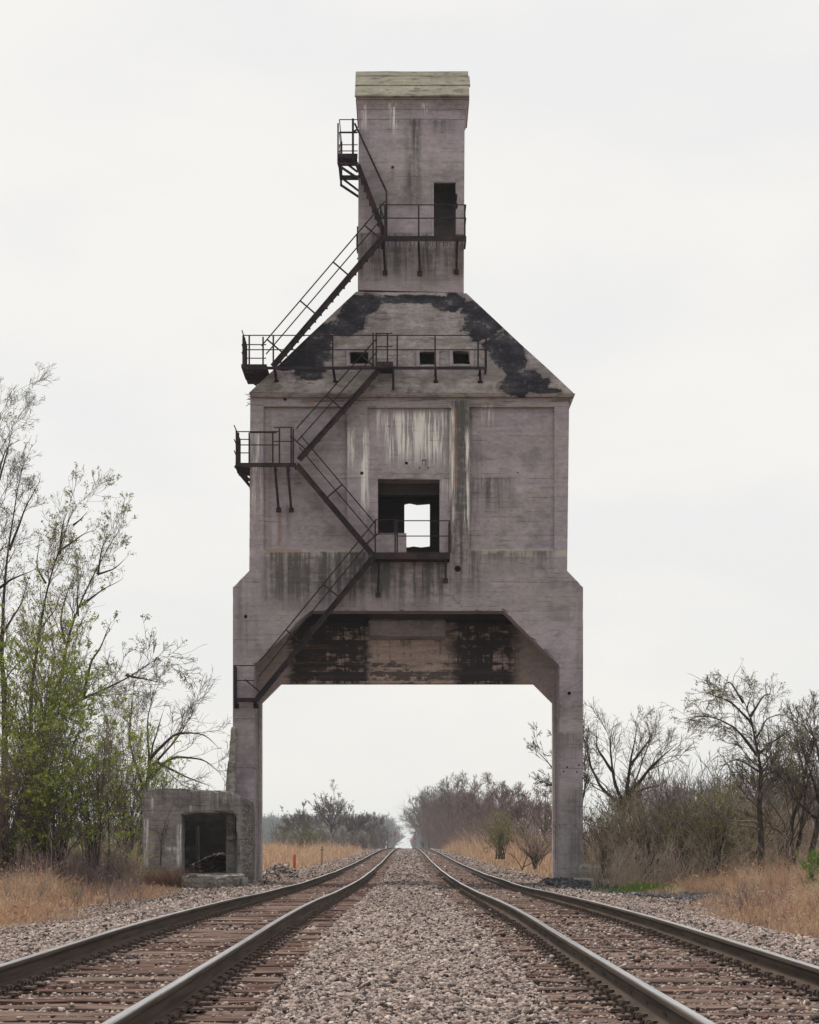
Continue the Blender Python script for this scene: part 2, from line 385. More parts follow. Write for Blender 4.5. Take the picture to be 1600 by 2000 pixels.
        edge = g.x.abs().ss(3.6, 4.6)
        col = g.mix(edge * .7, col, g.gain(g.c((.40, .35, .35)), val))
        col = g.mix(g.z.ss(Z_(1200), Z_(1192)) * .93, col, (.022, .020, .024))  # shade painted in: bin inside made near-black so the opening reads dark
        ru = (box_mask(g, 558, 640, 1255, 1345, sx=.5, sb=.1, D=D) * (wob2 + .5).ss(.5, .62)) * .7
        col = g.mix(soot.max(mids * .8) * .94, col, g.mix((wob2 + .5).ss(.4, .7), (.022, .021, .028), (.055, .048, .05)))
    if kind == 'hut':
        col = g.mix(big.ss(.4, .62) * .6, col, g.gain(g.c((.20, .185, .19)), val))
        wob = (g.noise(g.pos(1, 1, 1.4), 2.0, 3) - .5) * .25
        dk = (g.z.ss(1.9, 2.5) * .9).max(box_mask(g, 385, 465, 1545, 1600, sx=.2, sb=.5, D=63.9)) * strk
        wh = None
        for b_, k in (((281, 290, 1600, 1700), .9), ((346, 354, 1610, 1700), 1.0), ((293, 300, 1558, 1590), .7), ((323, 345, 1655, 1668), .9), ((371, 375, 1574, 1585), 1.2)):
            wh = mx(wh, box_mask(g, *b_, sx=.04, sb=.3, D=63.9, wob=wob * .2) * k)
        wh = wh * str2.ss(.38, .6)
    if kind == 'hut' or kind == 'rubble':
        ag = V(g.nt, g.voro(g.pos(), 19)).ss(.05, .6)
        agm = g.noise(g.pos(1.2, 1.2, 1.2, 3.0), 1.6, 4).ss(.5, .6)
        if kind == 'hut': agm = (agm * .5).max(g.x.ss(X_(466, 63.9), X_(478, 63.9))).max(g.z.ss(2.62, 2.72) * .9)
        col = g.mix(agm * .8, col, g.gain(g.mix(ag, (.36, .33, .305), (.11, .098, .095)), val))
        moss = g.z.ss(2.72, 2.8) * g.noise(g.pos(), 3.0, 3).ss(.5, .6) if kind == 'hut' else g.noise(g.pos(), 1.1, 3).ss(.56, .7)
        col = g.mix(moss * .6, col, (.13, .12, .06))
    if kind == 'cap':
        gr = g.noise(g.vec(g.x * .5, g.y * 3, g.z * 5), 1.6, 5, .65)
        col = g.mix(gr.ss(.35, .65), g.gain(g.c((.25, .24, .185)), val), g.gain(g.c((.19, .18, .145)), val))
        bare = g.noise(g.vec(g.x * .9, g.y * 2, g.z * 2.6), 2.2, 5, .6).ss(.565, .60)
        col = g.mix(bare * .9, col, g.gain(g.c((.125, .10, .10)), val))
    if dk is not None:
        col = g.mix((dk * .95).sat(), col, g.gain(g.c((.105, .098, .094)), val))
    if wh is not None: col = g.mix((wh * 1.05).sat(), col, (.72, .70, .66))
    if ru is not None: col = g.mix(ru.sat() * .8, col, (.24, .14, .085))
    h = mid * .6 + fine * .35 - seam * .9
    g.bump(h if tarh is None else h + tarh * 1.2, .6, .03)
    return g.done(col)

M = {}
M['concrete'] = concrete('weathered_concrete')
M['head'] = concrete('hoist_house_concrete', kind='head')
M['roofc'] = concrete('tarred_concrete', kind='roof')
M['soffit'] = concrete('sooty_shaded_concrete', kind='soffit')
M['plain'] = concrete('plain_concrete', kind='plain')
M['hut'] = concrete('hut_concrete', (.31, .275, .285), 'hut')
M['rubble'] = concrete('rubble_concrete', (.30, .275, .26), 'rubble')
M['cap'] = concrete('lichened_slab', (.4, .39, .3), 'cap')

def m_steel():
    g = G('dark_rusted_steel', .9, .12)
    n = g.noise(g.pos(), 6, 4, .65); n2 = g.noise(g.pos(1, 1, 1, 3), 1.1, 3)
    col = g.mix(n.ss(.45, .65), (.026, .020, .027), (.050, .035, .036)); col = g.mix(n2.ss(.52, .66) * .55, col, (.075, .045, .038))
    g.bump(n, .4, .01); return g.done(col)
M['steel'] = m_steel()
def m_rail():
    g = G('rail_steel', .5, .5)
    sp = g.nt.nodes.new('ShaderNodeSeparateXYZ'); g.nt.links.new(g.geo.outputs['Normal'], sp.inputs[0])
    nz = V(g.nt, sp.outputs[2])
    n = g.noise(g.vec(g.x * 20, g.y * .8, g.z * 20), 1.0, 4, .6); n2 = g.noise(g.pos(30, 3, 30), 1.0, 3)
    col = g.mix(n.ss(.3, .7), (.042, .031, .024), (.085, .062, .048)); col = g.mix(n2.ss(.55, .7) * .5, col, (.055, .042, .038))
    return g, nz, n, col
def m_rail_side():
    g, nz, n, col = m_rail(); g.b.inputs['Roughness'].default_value = .85; g.b.inputs['Specular IOR Level'].default_value = .12; g.bump(n, .3, .005); return g.done(col)
def m_rail_top():
    g = G('polished_rail_head', .28, .5, 1.0)
    n = g.noise(g.vec(g.x * 60, g.y * .5, 0.0), 1.0, 4)
    col = g.mix(n.ss(.3, .7), (.28, .285, .30), (.44, .44, .44)); return g.done(col, n * .25 + .2)
M['rail'] = m_rail_side(); M['railtop'] = m_rail_top()
def m_simple(name, a, b, sc=4, rough=.9, spec=.2, bump=.3):
    g = G(name, rough, spec); n = g.noise(g.pos(), sc, 4, .65)
    if bump: g.bump(n, bump, .02)
    return g.done(g.mix(n.ss(.35, .65), a, b))
M['mark'] = m_simple('rolled_mark', (.03, .027, .03), (.05, .04, .04))
M['plate'] = m_simple('rusty_plate', (.055, .04, .036), (.11, .075, .06), 25, .8)
def m_tie():
    g = G('weathered_tie', 1.0, 0.0)
    oi = g.nt.nodes.new('ShaderNodeObjectInfo'); rnd = V(g.nt, oi.outputs['Random'])
    rr = (rnd + g.rnd).frac()
    gr = g.noise(g.vec(g.x * 1.6, g.y * 26, g.z * 26), 1.0, 5, .65); gr2 = g.noise(g.vec(g.x * .9, g.y * 60, g.z * 40), 1.0, 3, .6)
    col = g.mix(gr.ss(.35, .68), (.060, .036, .031), (.225, .145, .122))
    col = g.mix(gr2.ss(.47, .6) * .8, col, (.035, .024, .022)); col = g.mix(rr * .55, col, g.mix(gr.ss(.3, .7), (.11, .082, .07), (.30, .235, .20)))
    g.bump(gr * .6 + gr2 * .6, .9, .02); return g.done(col)
M['tie'] = m_tie()
def m_stone(name, pal):
    g = G(name, 1.0, 0.05)
    n = g.noise(g.pos(), 60, 3)
    col = g.ramp(g.rnd, pal); col = g.gain(col, n * .5 + .72)
    return g.done(col)
M['stone'] = m_stone('ballast_stone', [(0, (0.086, 0.069, 0.066)), (0.12, (0.047, 0.039, 0.041)), (0.24, (0.218, 0.176, 0.157)), (0.42, (0.35, 0.287, 0.256)), (0.6, (0.249, 0.202, 0.192)), (0.74, (0.427, 0.361, 0.325)), (0.85, (0.139, 0.081, 0.068)), (0.93, (0.528, 0.459, 0.42)), (1, (0.284, 0.209, 0.164))])
M['dark_rubble'] = m_stone('dirty_rubble', [(0, (.06, .05, .047)), (.5, (.12, .10, .09)), (.85, (.19, .165, .145)), (1, (.28, .25, .22))])
M['coal'] = m_stone('coal_lump', [(0, (.03, .031, .038)), (.5, (.06, .06, .07)), (.85, (.10, .10, .115)), (1, (.2, .19, .19))])

def m_ground():
    g = G('ground_cover', .97, .1)
    ax = g.x.abs()
    en = (g.noise(g.pos(.45, .16, 0), 1.0, 4) - .5) * 3.0
    grav = (ax + en).ss(7.2, 6.4)
    cid = g.voro(g.pos(1, 1, 1), 22, 'Color'); sp = g.nt.nodes.new('ShaderNodeSeparateXYZ'); g.nt.links.new(cid, sp.inputs[0]); cr = V(g.nt, sp.outputs[0])
    cd = V(g.nt, g.voro(g.pos(1, 1, 1), 22))
    st = g.ramp(cr, [(0, (.11, .097, .095)), (.3, (.23, .20, .185)), (.6, (.33, .295, .265)), (.85, (.41, .37, .335)), (1, (.2, .14, .11))])
    patch = g.noise(g.pos(.35, .12, 0), 1.0, 4)
    st = g.mix(1.0, st, (1.1, .98, .88), 'MULTIPLY'); st = g.gain(st, (patch * .55 + .46) * (cd.ss(.75, .2) * .5 + .55))
    # rust-brown dust of the ties between the rails
    tz = ((ax - 2.28).abs()).ss(1.4, 1.1)
    st = g.mix(tz * .7, st, g.gain(g.c((.105, .072, .06)), patch * .6 + .7))
    dn = g.noise(g.pos(), 1.5, 5, .7); dirt = g.mix(dn.ss(.35, .65), (.15, .10, .068), (.27, .185, .12))
    far = g.y.ss(400, 560) * ax.ss(16, 30)
    dirt = g.mix(far, dirt, g.mix(g.noise(g.pos(.01, .004, 0), 1, 3).ss(.4, .6), (.06, .13, .05), (.10, .16, .07)))
    g.bump(cd * -.5 + dn * .2, .7, .05)
    return g.done(g.mix(grav, dirt, st))
M['ground'] = m_ground()
def m_isl(name, pal, rough=.9, trans=0.0, patch=False):
    g = G(name, rough, .1); col = g.ramp(g.rnd, pal)
    if patch:
        p1 = g.noise(g.pos(.8, .45, 0), 1.0, 4, .6); p2 = g.noise(g.pos(.8, .45, 0, 9.0), 1.3, 4, .6)
        col = g.mix(p1.ss(.46, .60) * .7, col, g.gain(g.c((.58, .47, .34)), g.rnd * .7 + .55)); col = g.mix(p2.ss(.50, .62) * .55, col, g.gain(g.c((.28, .175, .14)), g.rnd * .7 + .6))
    m = g.done(col)
    if trans:                                              # thin leaves let daylight through
        t = g.nt.nodes.new('ShaderNodeBsdfTranslucent'); g.nt.links.new(col, t.inputs[0])
        mx = g.nt.nodes.new('ShaderNodeMixShader'); mx.inputs[0].default_value = trans
        out = g.nt.nodes['Material Output']; g.nt.links.new(g.b.outputs[0], mx.inputs[1]); g.nt.links.new(t.outputs[0], mx.inputs[2]); g.nt.links.new(mx.outputs[0], out.inputs['Surface'])
    return m
M['grass'] = m_isl('dry_grass_blade', [(0, (.20, .11, .07)), (.3, (.41, .235, .14)), (.6, (.51, .32, .20)), (.85, (.62, .46, .32)), (1, (.28, .19, .14))], trans=.35, patch=True)
M['grassdull'] = m_isl('dull_grass_blade', [(0, (.15, .09, .075)), (.5, (.28, .18, .14)), (1, (.36, .26, .19))], trans=.3, patch=True)
M['green'] = m_isl('green_grass_blade', [(0, (.08, .15, .025)), (.6, (.13, .23, .04)), (1, (.20, .27, .07))], trans=.35)
M['leaf'] = m_isl('young_green_leaf', [(0, (.17, .225, .035)), (.5, (.27, .34, .06)), (1, (.36, .41, .11))], trans=.5)
M['bud'] = m_isl('olive_bud', [(0, (.17, .18, .06)), (.5, (.24, .25, .09)), (1, (.32, .30, .13))], trans=.45)
M['leafdull'] = m_isl('dull_olive_leaf', [(0, (.13, .14, .05)), (.6, (.19, .20, .07)), (1, (.22, .18, .09))], trans=.35)
M['brightleaf'] = m_isl('bright_green_leaf', [(0, (.07, .15, .03)), (1, (.13, .23, .05))], trans=.4)
M['bark'] = m_simple('dark_bark', (.035, .029, .026), (.075, .062, .055), 9, .95, .1, .6)
M['barkgreen'] = m_simple('mossy_bark', (.05, .046, .03), (.10, .092, .055), 6, .95, .1, .6)
M['twig'] = m_simple('grey_twig', (.09, .077, .068), (.16, .135, .118), 3, .95, .1, 0)
M['twigred'] = m_simple('purple_twig', (.15, .112, .112), (.24, .18, .175), 2, .95, .1, 0)
M['twigbrown'] = m_simple('brown_twig', (.30, .24, .195), (.43, .35, .28), 2, .95, .1, 0)
M['twigfar'] = m_simple('far_twig', (.10, .085, .09), (.16, .135, .135), .3, .95, .1, 0)
M['red'] = m_simple('faded_red_paint', (.42, .05, .035), (.50, .10, .065), 5, .6, .3, .1)
M['white'] = m_simple('white_paint', (.7, .7, .7), (.8, .8, .8), 5, .5, .3, 0)
M['black'] = m_simple('black_paint', (.02, .02, .02), (.035, .035, .035), 5, .6, .3, 0)
M['ink'] = m_simple('faded_spray_paint', (.16, .14, .22), (.2, .18, .25), 9, .9, .1, 0)
M['dead'] = m_simple('dead_wood', (.09, .07, .06), (.16, .13, .115), 5, .95, .1, .4)
def m_lamp():
    m = bpy.data.materials.new('red_signal_light'); m.use_nodes = True; b = m.node_tree.nodes['Principled BSDF']
    b.inputs['Base Color'].default_value = (.5, .02, .04, 1); b.inputs['Emission Color'].default_value = (1, .15, .22, 1); b.inputs['Emission Strength'].default_value = .5
    return m
M['lamp'] = m_lamp()

# ------------------------------------------------------------------ terrain
_kd = np.array([-30, 0, 12, 16, 24, 32, 40, 48, 57, 65, 75, 90, 117, 150, 180, 220, 259, 350, 420, 500, 4200.])
_kz = np.array([0, 0, 0, .01, .03, .00, -.06, -.11, -.15, -.17, -.18, -.16, -.09, .08, .24, .40, .50, .55, .50, .36, .36 - 3700 * .0016])
_dd = np.concatenate([np.arange(-30, 520, .5), np.arange(520, 4200, 20.)])
_zz = np.interp(_dd, _kd, _kz)
_n = 1100; _k = np.exp(-np.linspace(-2, 2, 25) ** 2); _k /= _k.sum()
_zs = _zz.copy(); _zs[12:_n - 12] = np.convolve(_zz[:_n], _k, 'valid')
def zt(D): return np.interp(D, _dd, _zs)
_sd = np.array([-30, 40, 60, 75, 120, 260, 400, 500, 4200.]); _sz = np.array([-.6, -.5, -.42, -.42, -.5, -.2, -.05, -.1, -.1 - 3700 * .0014])
def side(D): return np.interp(D, _sd, _sz)
_rng0 = np.random.default_rng(4)
_ph = _rng0.uniform(0, 6.28, (6, 2)); _fq = _rng0.uniform(.15, .9, (6, 2)) * np.array([1, .6])
def wav(X, D):
    s = 0
    for p, f in zip(_ph, _fq): s = s + np.sin(X * f[0] + p[0]) * np.sin(D * f[1] + p[1])
    return s / 6
def zg(X, D):
    X = np.asarray(X, float); D = np.asarray(D, float); a = np.abs(X)
    t = zt(D); sdz = side(D)
    bed = np.interp(a, [0, .6, .95, 1.05, 3.5, 3.65, 4.4], [-.14, -.16, -.20, -.245, -.245, -.21, -.22]) + t
    k = np.clip((a - 4.4) / 1.7, 0, 1); k = k * k * (3 - 2 * k)
    return bed * (1 - k) + (sdz + wav(X, D) * .10) * k + np.where(a < 4.4, wav(X * 3, D * 2) * .02, 0)
def build_ground():
    xs = np.concatenate([-np.geomspace(12, 2500, 40)[::-1], np.arange(-11.7, 11.71, .18), np.geomspace(12, 2500, 40)])
    ds = np.concatenate([np.arange(-25, 8, 2), np.arange(8, 80, .35), np.geomspace(80, 4100, 170)])
    Xg, Dg = np.meshgrid(xs, ds); Zg = zg(Xg, Dg)
    Vv = np.stack([Xg, Dg, Zg], -1).reshape(-1, 3); nx = len(xs); ny = len(ds)
    i = np.arange((ny - 1) * (nx - 1)); r = i // (nx - 1); c = i % (nx - 1); a = r * nx + c
    o = link('ground', np_mesh('ground', Vv, [np.stack([a, a + 1, a + nx + 1, a + nx], 1)], True), M['ground'])
    tag(o, kind='structure')
build_ground()

# ------------------------------------------------------------------ stones
_ico = np.array([(0, 1, 1.618), (0, 1, -1.618), (0, -1, 1.618), (0, -1, -1.618), (1, 1.618, 0), (1, -1.618, 0), (-1, 1.618, 0), (-1, -1.618, 0), (1.618, 0, 1), (-1.618, 0, 1), (1.618, 0, -1), (-1.618, 0, -1)]) / 1.902
_bmx = bmesh.new(); [_bmx.verts.new(p) for p in _ico]; bmesh.ops.convex_hull(_bmx, input=_bmx.verts[:]); _bmx.verts.index_update()
ICO_F = np.array([[v.index for v in f.verts] for f in _bmx.faces]); ICO_V = np.array([v.co[:] for v in _bmx.verts]); _bmx.free()
OCT_V = np.array([(1, 0, 0), (-1, 0, 0), (0, 1, 0), (0, -1, 0), (0, 0, 1), (0, 0, -1)], float)
OCT_F = np.array([(0, 2, 4), (2, 1, 4), (1, 3, 4), (3, 0, 4), (2, 0, 5), (1, 2, 5), (3, 1, 5), (0, 3, 5)])
CUB_V = np.array([(x, y, z) for x in (-1, 1) for y in (-1, 1) for z in (-1, 1)], float) * .72
CUB_F = np.array([(0, 1, 3), (0, 3, 2), (4, 6, 7), (4, 7, 5), (0, 4, 5), (0, 5, 1), (2, 3, 7), (2, 7, 6), (0, 2, 6), (0, 6, 4), (1, 5, 7), (1, 7, 3)])
def rand_rot(n, rng):
    q = rng.normal(size=(n, 4)); q /= np.linalg.norm(q, axis=1, keepdims=True); w, x, y, z = q.T
    return np.stack([np.stack([1 - 2 * (y * y + z * z), 2 * (x * y - z * w), 2 * (x * z + y * w)], -1), np.stack([2 * (x * y + z * w), 1 - 2 * (x * x + z * z), 2 * (y * z - x * w)], -1), np.stack([2 * (x * z - y * w), 2 * (y * z + x * w), 1 - 2 * (x * x + y * y)], -1)], 1)
def stones(P, r, rng, low=False):
    BV, BF = (OCT_V, OCT_F) if low else (CUB_V, CUB_F); n = len(P)
    sh = (BV[None] * rng.uniform(.55, 1.25, (n, len(BV), 1)) + rng.normal(0, .16, (n, len(BV), 3))) * (r[:, None, None] * rng.uniform(.5, 1.4, (n, 1, 3)))
    sh = np.einsum('nij,nkj->nki', rand_rot(n, rng), sh); sh[..., 2] *= .8
    Vv = sh + P[:, None]
    Ff = BF[None] + (np.arange(n) * len(BV))[:, None, None]
    return Vv.reshape(-1, 3), Ff.reshape(-1, 3)
def merge(parts):
    Vs, Fs, o = [], [], 0
    for v, f in parts: Vs.append(v); Fs.append(f + o); o += len(v)
    return np.concatenate(Vs), np.concatenate(Fs)
def build_ballast():
    rng = np.random.default_rng(11); parts = []
    for d0, d1, dens, r0, low in ((10.5, 19, 1900, .0142, False), (19, 30, 1000, .0165, False), (30, 45, 340, .021, True), (45, 75, 130, .03, True), (75, 140, 30, .042, True), (140, 330, 9, .06, True)):
        w = min(9.0, .215 * d1 + .5); n = int(2 * w * (d1 - d0) * dens)
        X = rng.uniform(-w, w, n); D = rng.uniform(d0, d1, n); a = np.abs(X)
        edge = 6.7 + 1.2 * wav(X * 0 + 3, D * 1.7) + rng.normal(0, .35, n)
        keep = (a < edge) & (a < .215 * D + .6)
        u = np.abs(a - 2.28)                                      # distance from a track's middle
        tiez = u < 1.32
        pk = np.ones(n)
        patch = .5 + .9 * wav(X * 1.3 + 2, D * .9)
        pk[tiez] = np.where(X[tiez] < 0, .012, .045) * np.clip(.55 + patch[tiez], .35, 1.5)
        fr = (D % .5) / .5; gap = np.abs(fr - .5) > .27           # between ties the ballast stands full
        pk = np.where(tiez & gap, np.where(X < 0, .30, .55), pk)
        rail = (np.abs(u - .75) < .11); pk[rail] = 0
        keep &= rng.uniform(size=n) < pk
        X, D = X[keep], D[keep]; n = len(X); r = r0 * np.clip(rng.lognormal(0, .32, n), .45, 2.0)
        u = np.abs(np.abs(X) - 2.28); on = (u < 1.3) & ~(np.abs((D % .5) / .5 - .5) > .27)
        Zb = zg(X, D) + r * rng.uniform(.0, .8, n) + rng.uniform(0, .012, n); Zb = np.where(on, zt(D) - .20 + r * .5, Zb)
        parts.append(stones(np.stack([X, D, Zb], 1), r, rng, low))
    Vv, Ff = merge(parts)
    tag(link('ballast_stones', np_mesh('ballast_stones', Vv, [Ff]), M['stone']), 'grey crushed stone ballast spread around and between the two tracks', 'ballast', kind='stuff')
build_ballast()

# ------------------------------------------------------------------ tracks
def rail_profile():
    h = [(-.075, -.18), (-.075, -.168), (-.02, -.152), (-.009, -.14), (-.009, -.055), (-.018, -.045), (-.036, -.037), (-.036, -.012), (-.031, -.004), (-.022, 0)]
    return h + [(-x, z) for x, z in h[::-1]]
def build_rail(xc, parent, seed):
    rng = np.random.default_rng(seed)
    ds = np.concatenate([np.arange(4, 130, .5), np.geomspace(130, 900, 90)])
    prof = np.array(rail_profile()); k = len(prof)
    knots = np.arange(0, 960, 7.0); jx = np.interp(ds, knots, rng.normal(0, .006, len(knots))); jz = np.interp(ds, knots, rng.normal(0, .007, len(knots)))
    ker = np.array([1, 2, 3, 2, 1]) / 9; jx[2:-2] = np.convolve(jx, ker, 'valid'); jz[2:-2] = np.convolve(jz, ker, 'valid')
    Vv = np.zeros((len(ds), k, 3)); Vv[..., 0] = xc + prof[None, :, 0] + jx[:, None]; Vv[..., 1] = ds[:, None]; Vv[..., 2] = zt(ds)[:, None] + prof[None, :, 1] + jz[:, None]
    n = len(ds); i, j = np.meshgrid(np.arange(n - 1), np.arange(k), indexing='ij'); a = i * k + j; b = i * k + (j + 1) % k
    fs = np.stack([a, b, b + k, a + k], -1)
    mi = np.where((j == 9) | (j == 8) | (j == 10), 1, 0).ravel()
    # rolled brand marks on the web, one short dark group every metre or so
    mb = bmesh.new(); sgn = -1 if xc > 0 else 1
    if xc > 0:
        for d in np.arange(9, 60, .92):
            z = float(np.interp(d, ds, zt(ds) + jz)) - .098; x = xc + float(np.interp(d, ds, jx))
            for q in range(4):
                dd = d + q * .042
                vs = [mb.verts.new((x + sgn * .0125, dd + u_, z + w_)) for u_, w_ in ((0, -.008), (.03, -.008), (.03, .008), (0, .008))]
                vb = [mb.verts.new((x + sgn * .008, dd + u_, z + w_)) for u_, w_ in ((0, -.008), (.03, -.008), (.03, .008), (0, .008))]
                mb.faces.new(vs); [mb.faces.new((vs[t], vs[(t + 1) % 4], vb[(t + 1) % 4], vb[t])) for t in range(4)]
    me = np_mesh('rail', Vv.reshape(-1, 3), [fs.reshape(-1, 4)])
    me.polygons.foreach_set('material_index', mi.astype(np.int32))
    o = link('rail', me, [M['rail'], M['railtop'], M['mark']], parent)
    if len(mb.verts):
        bm = bmesh.new(); bm.from_mesh(me); m2 = bpy.data.meshes.new('t'); mb.to_mesh(m2); nf = len(bm.faces); bm.from_mesh(m2); bm.faces.ensure_lookup_table()
        for f in bm.faces[nf:]: f.material_index = 2
        bm.to_mesh(me); bm.free(); bpy.data.meshes.remove(m2)
    mb.free()
    for f in me.polygons: pass
    me.polygons.foreach_set('use_smooth', np.zeros(len(me.polygons), bool))
    m = o.modifiers.new('bevel', 'BEVEL'); m.width = .004; m.segments = 1; m.limit_method = 'ANGLE'; m.angle_limit = R_(40)
    return o
def tie_mesh(rng):
    mb = MB(); n = 9; w = .115; L = 1.3
    xs = np.linspace(-L, L, n); a = []
    for s_ in range(n):
        jw = rng.normal(0, .006, 2); jz = rng.normal(0, .006, 2)
        a.append([mb.bm.verts.new(p) for p in ((xs[s_], -w + jw[0], -.17), (xs[s_], -w + jw[0], jz[0] - .01), (xs[s_], -w + .02, jz[0]), (xs[s_], w * .1, jz[1] * .6 - .003), (xs[s_], w - .02, jz[1]), (xs[s_], w + jw[1], jz[1] - .01), (xs[s_], w + jw[1], -.17))])
    for p, q in zip(a[:-1], a[1:]):
        for t in range(6): mb.bm.faces.new((p[t], p[t + 1], q[t + 1], q[t]))
    mb.bm.faces.new(a[0]); mb.bm.faces.new(a[-1][::-1])
    return mb.mesh('tie')
def plate_mesh():
    mb = MB()
    mb.hexa([(-.19, -.095, 0), (.19, -.095, 0), (.19, .095, 0), (-.19, .095, 0)], [(-.185, -.09, .016), (.185, -.09, .016), (.185, .09, .016), (-.185, .09, .016)])
    for s_ in (-1, 1):
        mb.box(s_ * .086 - .012, s_ * .086 + .012, -.095, .095, .017, .034)                     # shoulder
        for y in (-.055, .05):
            mb.rod((s_ * .098, y, .012), (s_ * .098, y, .05), .009, 4)                           # spike shank
            mb.hexa([(s_ * .098 - .022, y - .017, .046), (s_ * .098 + .022, y - .017, .046), (s_ * .098 + .022, y + .017, .046), (s_ * .098 - .022, y + .017, .046)],
                    [(s_ * .098 - .013, y - .011, .066), (s_ * .098 + .013, y - .011, .066), (s_ * .098 + .013, y + .011, .066), (s_ * .098 - .013, y + .011, .066)])
        mb.rod((s_ * .155, .03 * s_, .012), (s_ * .155, .03 * s_, .045), .012, 5)                # hold-down spike
        mb.box(s_ * .07 - .035, s_ * .07 + .035, .125, .16, -.03, .052)                          # rail anchor gripping the foot
    return mb.mesh('tie_plate')
def build_tracks():
    rng = np.random.default_rng(5); ties = [tie_mesh(rng) for _ in range(8)]; pm = plate_mesh()
    for t in ties: t.materials.append(M['tie'])
    pm.materials.append(M['plate'])
    for sgn, lab in ((-1, 'railway track of bare reddish ties and rust brown rails running past the concrete hut'),
                     (1, 'railway track half buried in stones with marked rails, beside the black coal spill')):
        tr = thing('railway_track', lab, 'railway track', 'two parallel railway tracks')
        xc = sgn * 2.28
        for r_ in (-.75, .75): build_rail(xc + r_, tr, 20 + int(sgn * 3 + r_ * 4))
        d = 10.25; cnt = 0; fv, ff, o = [], [], 0
        pv, pf, po = [], [], 0
        tco = [np.array([v.co[:] for v in t.vertices]) for t in ties]; tfc = [[list(p.vertices) for p in t.polygons] for t in ties]
        allv, allf = [], []
        pco = np.array([v.co[:] for v in pm.vertices]); pfc = [list(p.vertices) for p in pm.polygons]
        plv, plf = [], []
        while d < 170:
            z = float(zt(d)) - .2; k = int(rng.integers(8)); rz = rng.normal(0, .012); dx = rng.normal(0, .035); dy = rng.normal(0, .018); dz = rng.normal(0, .008) - .004
            if cnt < 100:
                t = link('tie', ties[k], None, tr, (xc + dx, d + dy, z + dz)); t.rotation_euler = (rng.normal(0, .02), rng.normal(0, .004), rz)
                for r_ in (-.75, .75):
                    p = link('tie_plate', pm, None, t, (r_ - dx, -rng.normal(0, .01), .002 - dz)); p.rotation_euler = (0, 0, -rz)
            else:
                c, s_ = math.cos(rz), math.sin(rz); q = tco[k]
                w = np.stack([q[:, 0] * c - q[:, 1] * s_ + xc + dx, q[:, 0] * s_ + q[:, 1] * c + d + dy, q[:, 2] + z + dz], 1)
                allf += [[a + sum(len(x) for x in ()) + o for a in f] for f in tfc[k]]; allv.append(w); o += len(w)
            if cnt >= 100 and d < 90:
                for r_ in (-.75, .75):
                    plv.append(pco + np.array([xc + r_, d, z])); plf += [[a + po for a in f] for f in pfc]; po += len(pco)
            cnt += 1; d += .5
        me = bpy.data.meshes.new('ties'); me.from_pydata(np.concatenate(allv).tolist(), [], allf); tag(link('ties', me, M['tie'], tr), kind='stuff')
        me = bpy.data.meshes.new('tie_plates'); me.from_pydata(np.concatenate(plv).tolist(), [], plf); tag(link('tie_plates', me, M['plate'], tr), kind='stuff')
build_tracks()

